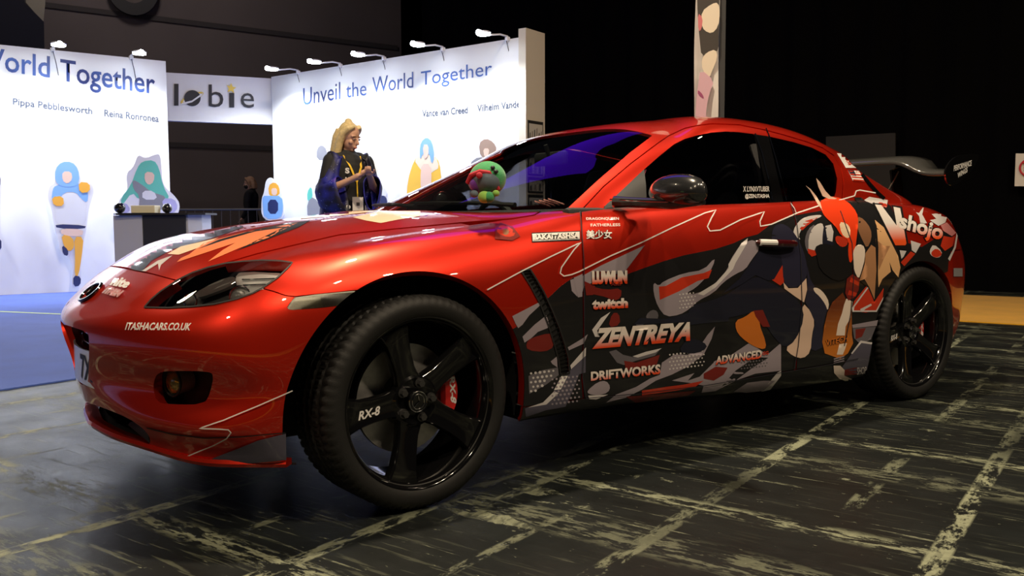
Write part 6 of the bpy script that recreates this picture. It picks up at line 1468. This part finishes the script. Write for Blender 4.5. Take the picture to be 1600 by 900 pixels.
# open robe: back and front panels, then wide sleeves
V = []; F = []; nz = 16; na = 30
for i in range(nz+1):
    z = 1.43-.62*i/nz; w = .15+.035*min(1, i/3)+.05*i/nz
    for j in range(na+1):
        a = math.radians(38)+math.radians(284)*j/na
        rx = w*(1.18 if i > 0 else .6); ry = (.13+.05*i/nz)*(1 if i > 0 else .5); fl = 1+.035*math.sin(j*1.7)*i/nz
        p = P(math.sin(a)*rx*fl, math.cos(a)*ry*fl-.005, z+(.02 if i == 0 else 0)); V.append(tuple(p))
for i in range(nz):
    for j in range(na): q = i*(na+1)+j; F.append((q, q+1, q+na+2, q+na+1))
o = obj_vf('robe', V, F, HAORI, root, smooth=True); md = o.modifiers.new('s', 'SOLIDIFY'); md.thickness = .006
for s, e, h in ((1, EL[0], HN_[0]), (-1, EL[1], HN_[1])):
    S0 = Vector((s*.13, -.005, 1.41)); E0 = Vector(e); W0 = E0.lerp(Vector(h), .50); V = []; F = []; ns = 16; nr = 18
    for i in range(ns+1):
        t = i/ns; c = S0.lerp(E0, t/.6) if t < .6 else E0.lerp(W0, (t-.6)/.4); tn = (E0-S0).normalized() if t < .5 else ((E0-S0).normalized()*(1-(t-.5)*2)+(W0-E0).normalized()*(t-.5)*2).normalized()
        dn = Vector((0, 0, -1)); dn = (dn-tn*dn.dot(tn)*.75).normalized(); sd = tn.cross(dn).normalized(); drop = .085+.16*t**1.3; wd = .085-.015*t
        for j in range(nr):
            a = 2*math.pi*j/nr; p = c+sd*math.cos(a)*wd+dn*(math.sin(a)*(drop if math.sin(a) > 0 else .07)); V.append(tuple(P(*p)))
    for i in range(ns):
        for j in range(nr): F.append((i*nr+j, i*nr+(j+1) % nr, (i+1)*nr+(j+1) % nr, (i+1)*nr+j))
    o = obj_vf('sleeve', V, F, HAORI, root, smooth=True); md = o.modifiers.new('s', 'SOLIDIFY'); md.thickness = .006
LAN = mat('lanyard_yellow', (.85, .55, .03), .6)
for s in (-1, 1):
    pts = [P(s*.060, -.03, 1.475), P(s*.075, .07, 1.43), P(s*.05, .145, 1.33), P(0, .160, 1.20)]
    V = []; 
    for p in pts: V += [tuple(p-r_*.009), tuple(p+r_*.009)]
    o = obj_vf('lanyard', V, [(2*i, 2*i+1, 2*i+3, 2*i+2) for i in range(3)], LAN, root); md = o.modifiers.new('s', 'SOLIDIFY'); md.thickness = .002
bm = bmesh.new(); add_cyl(bm, P(0, .162, 1.20), P(0, .168, 1.07), .006, 8); from_bm('badge_strap', bm, LAN, root)
Rb = Matrix((r_, f_, Vector((0, 0, 1)))).transposed()
bm = bmesh.new(); add_box(bm, P(0, .172, 1.00), (.10, .004, .14), Rb, .001, 1); bd = from_bm('badge', bm, mat('badge_white', (.72, .70, .66), .3, coat=.5), root, smooth=False)
bm = bmesh.new(); add_box(bm, P(.0, .1755, 1.01), (.030, .001, .028), Rb); from_bm('badge_print', bm, mat('print_dark', (.06, .06, .06), .5), bd, smooth=False)
for (t_, a, z) in (('S', .085, 1.27), ('U', .085, 1.19), ('P', .085, .95), ('R', -.09, .95)):
    q = [P(a+.02, .155 if z > 1.1 else .165, z), P(a-.02, .155 if z > 1.1 else .165, z), P(a-.02, .155 if z > 1.1 else .165, z+.05), P(a+.02, .155 if z > 1.1 else .165, z+.05)]
    link('shirt_lettering', quad_map(text_mesh(t_, .05), [tuple(x) for x in q]), mat('shirt_print_white', (.7, .7, .7), .6), root, smooth=False)
wb2 = at_depth(393, 330, 16.5)
person((wb2[0], wb2[1], .002), tuple(-CR), 1.70, [(.25, .0, 1.10), (-.25, .0, 1.10)], [(.24, .12, .90), (-.24, .12, .90)], 'person in black with a black face mask walking beyond the crowd barrier', mat('sandy_hair', (.32, .19, .11), .7), mat('black_top', (.008, .008, .009), .9), mat('black_trousers', (.01, .01, .012), .9), MATS['dark_shoes'], 0, .12, mat('black_mask', (.008, .008, .01), .8), None, .008, .05)
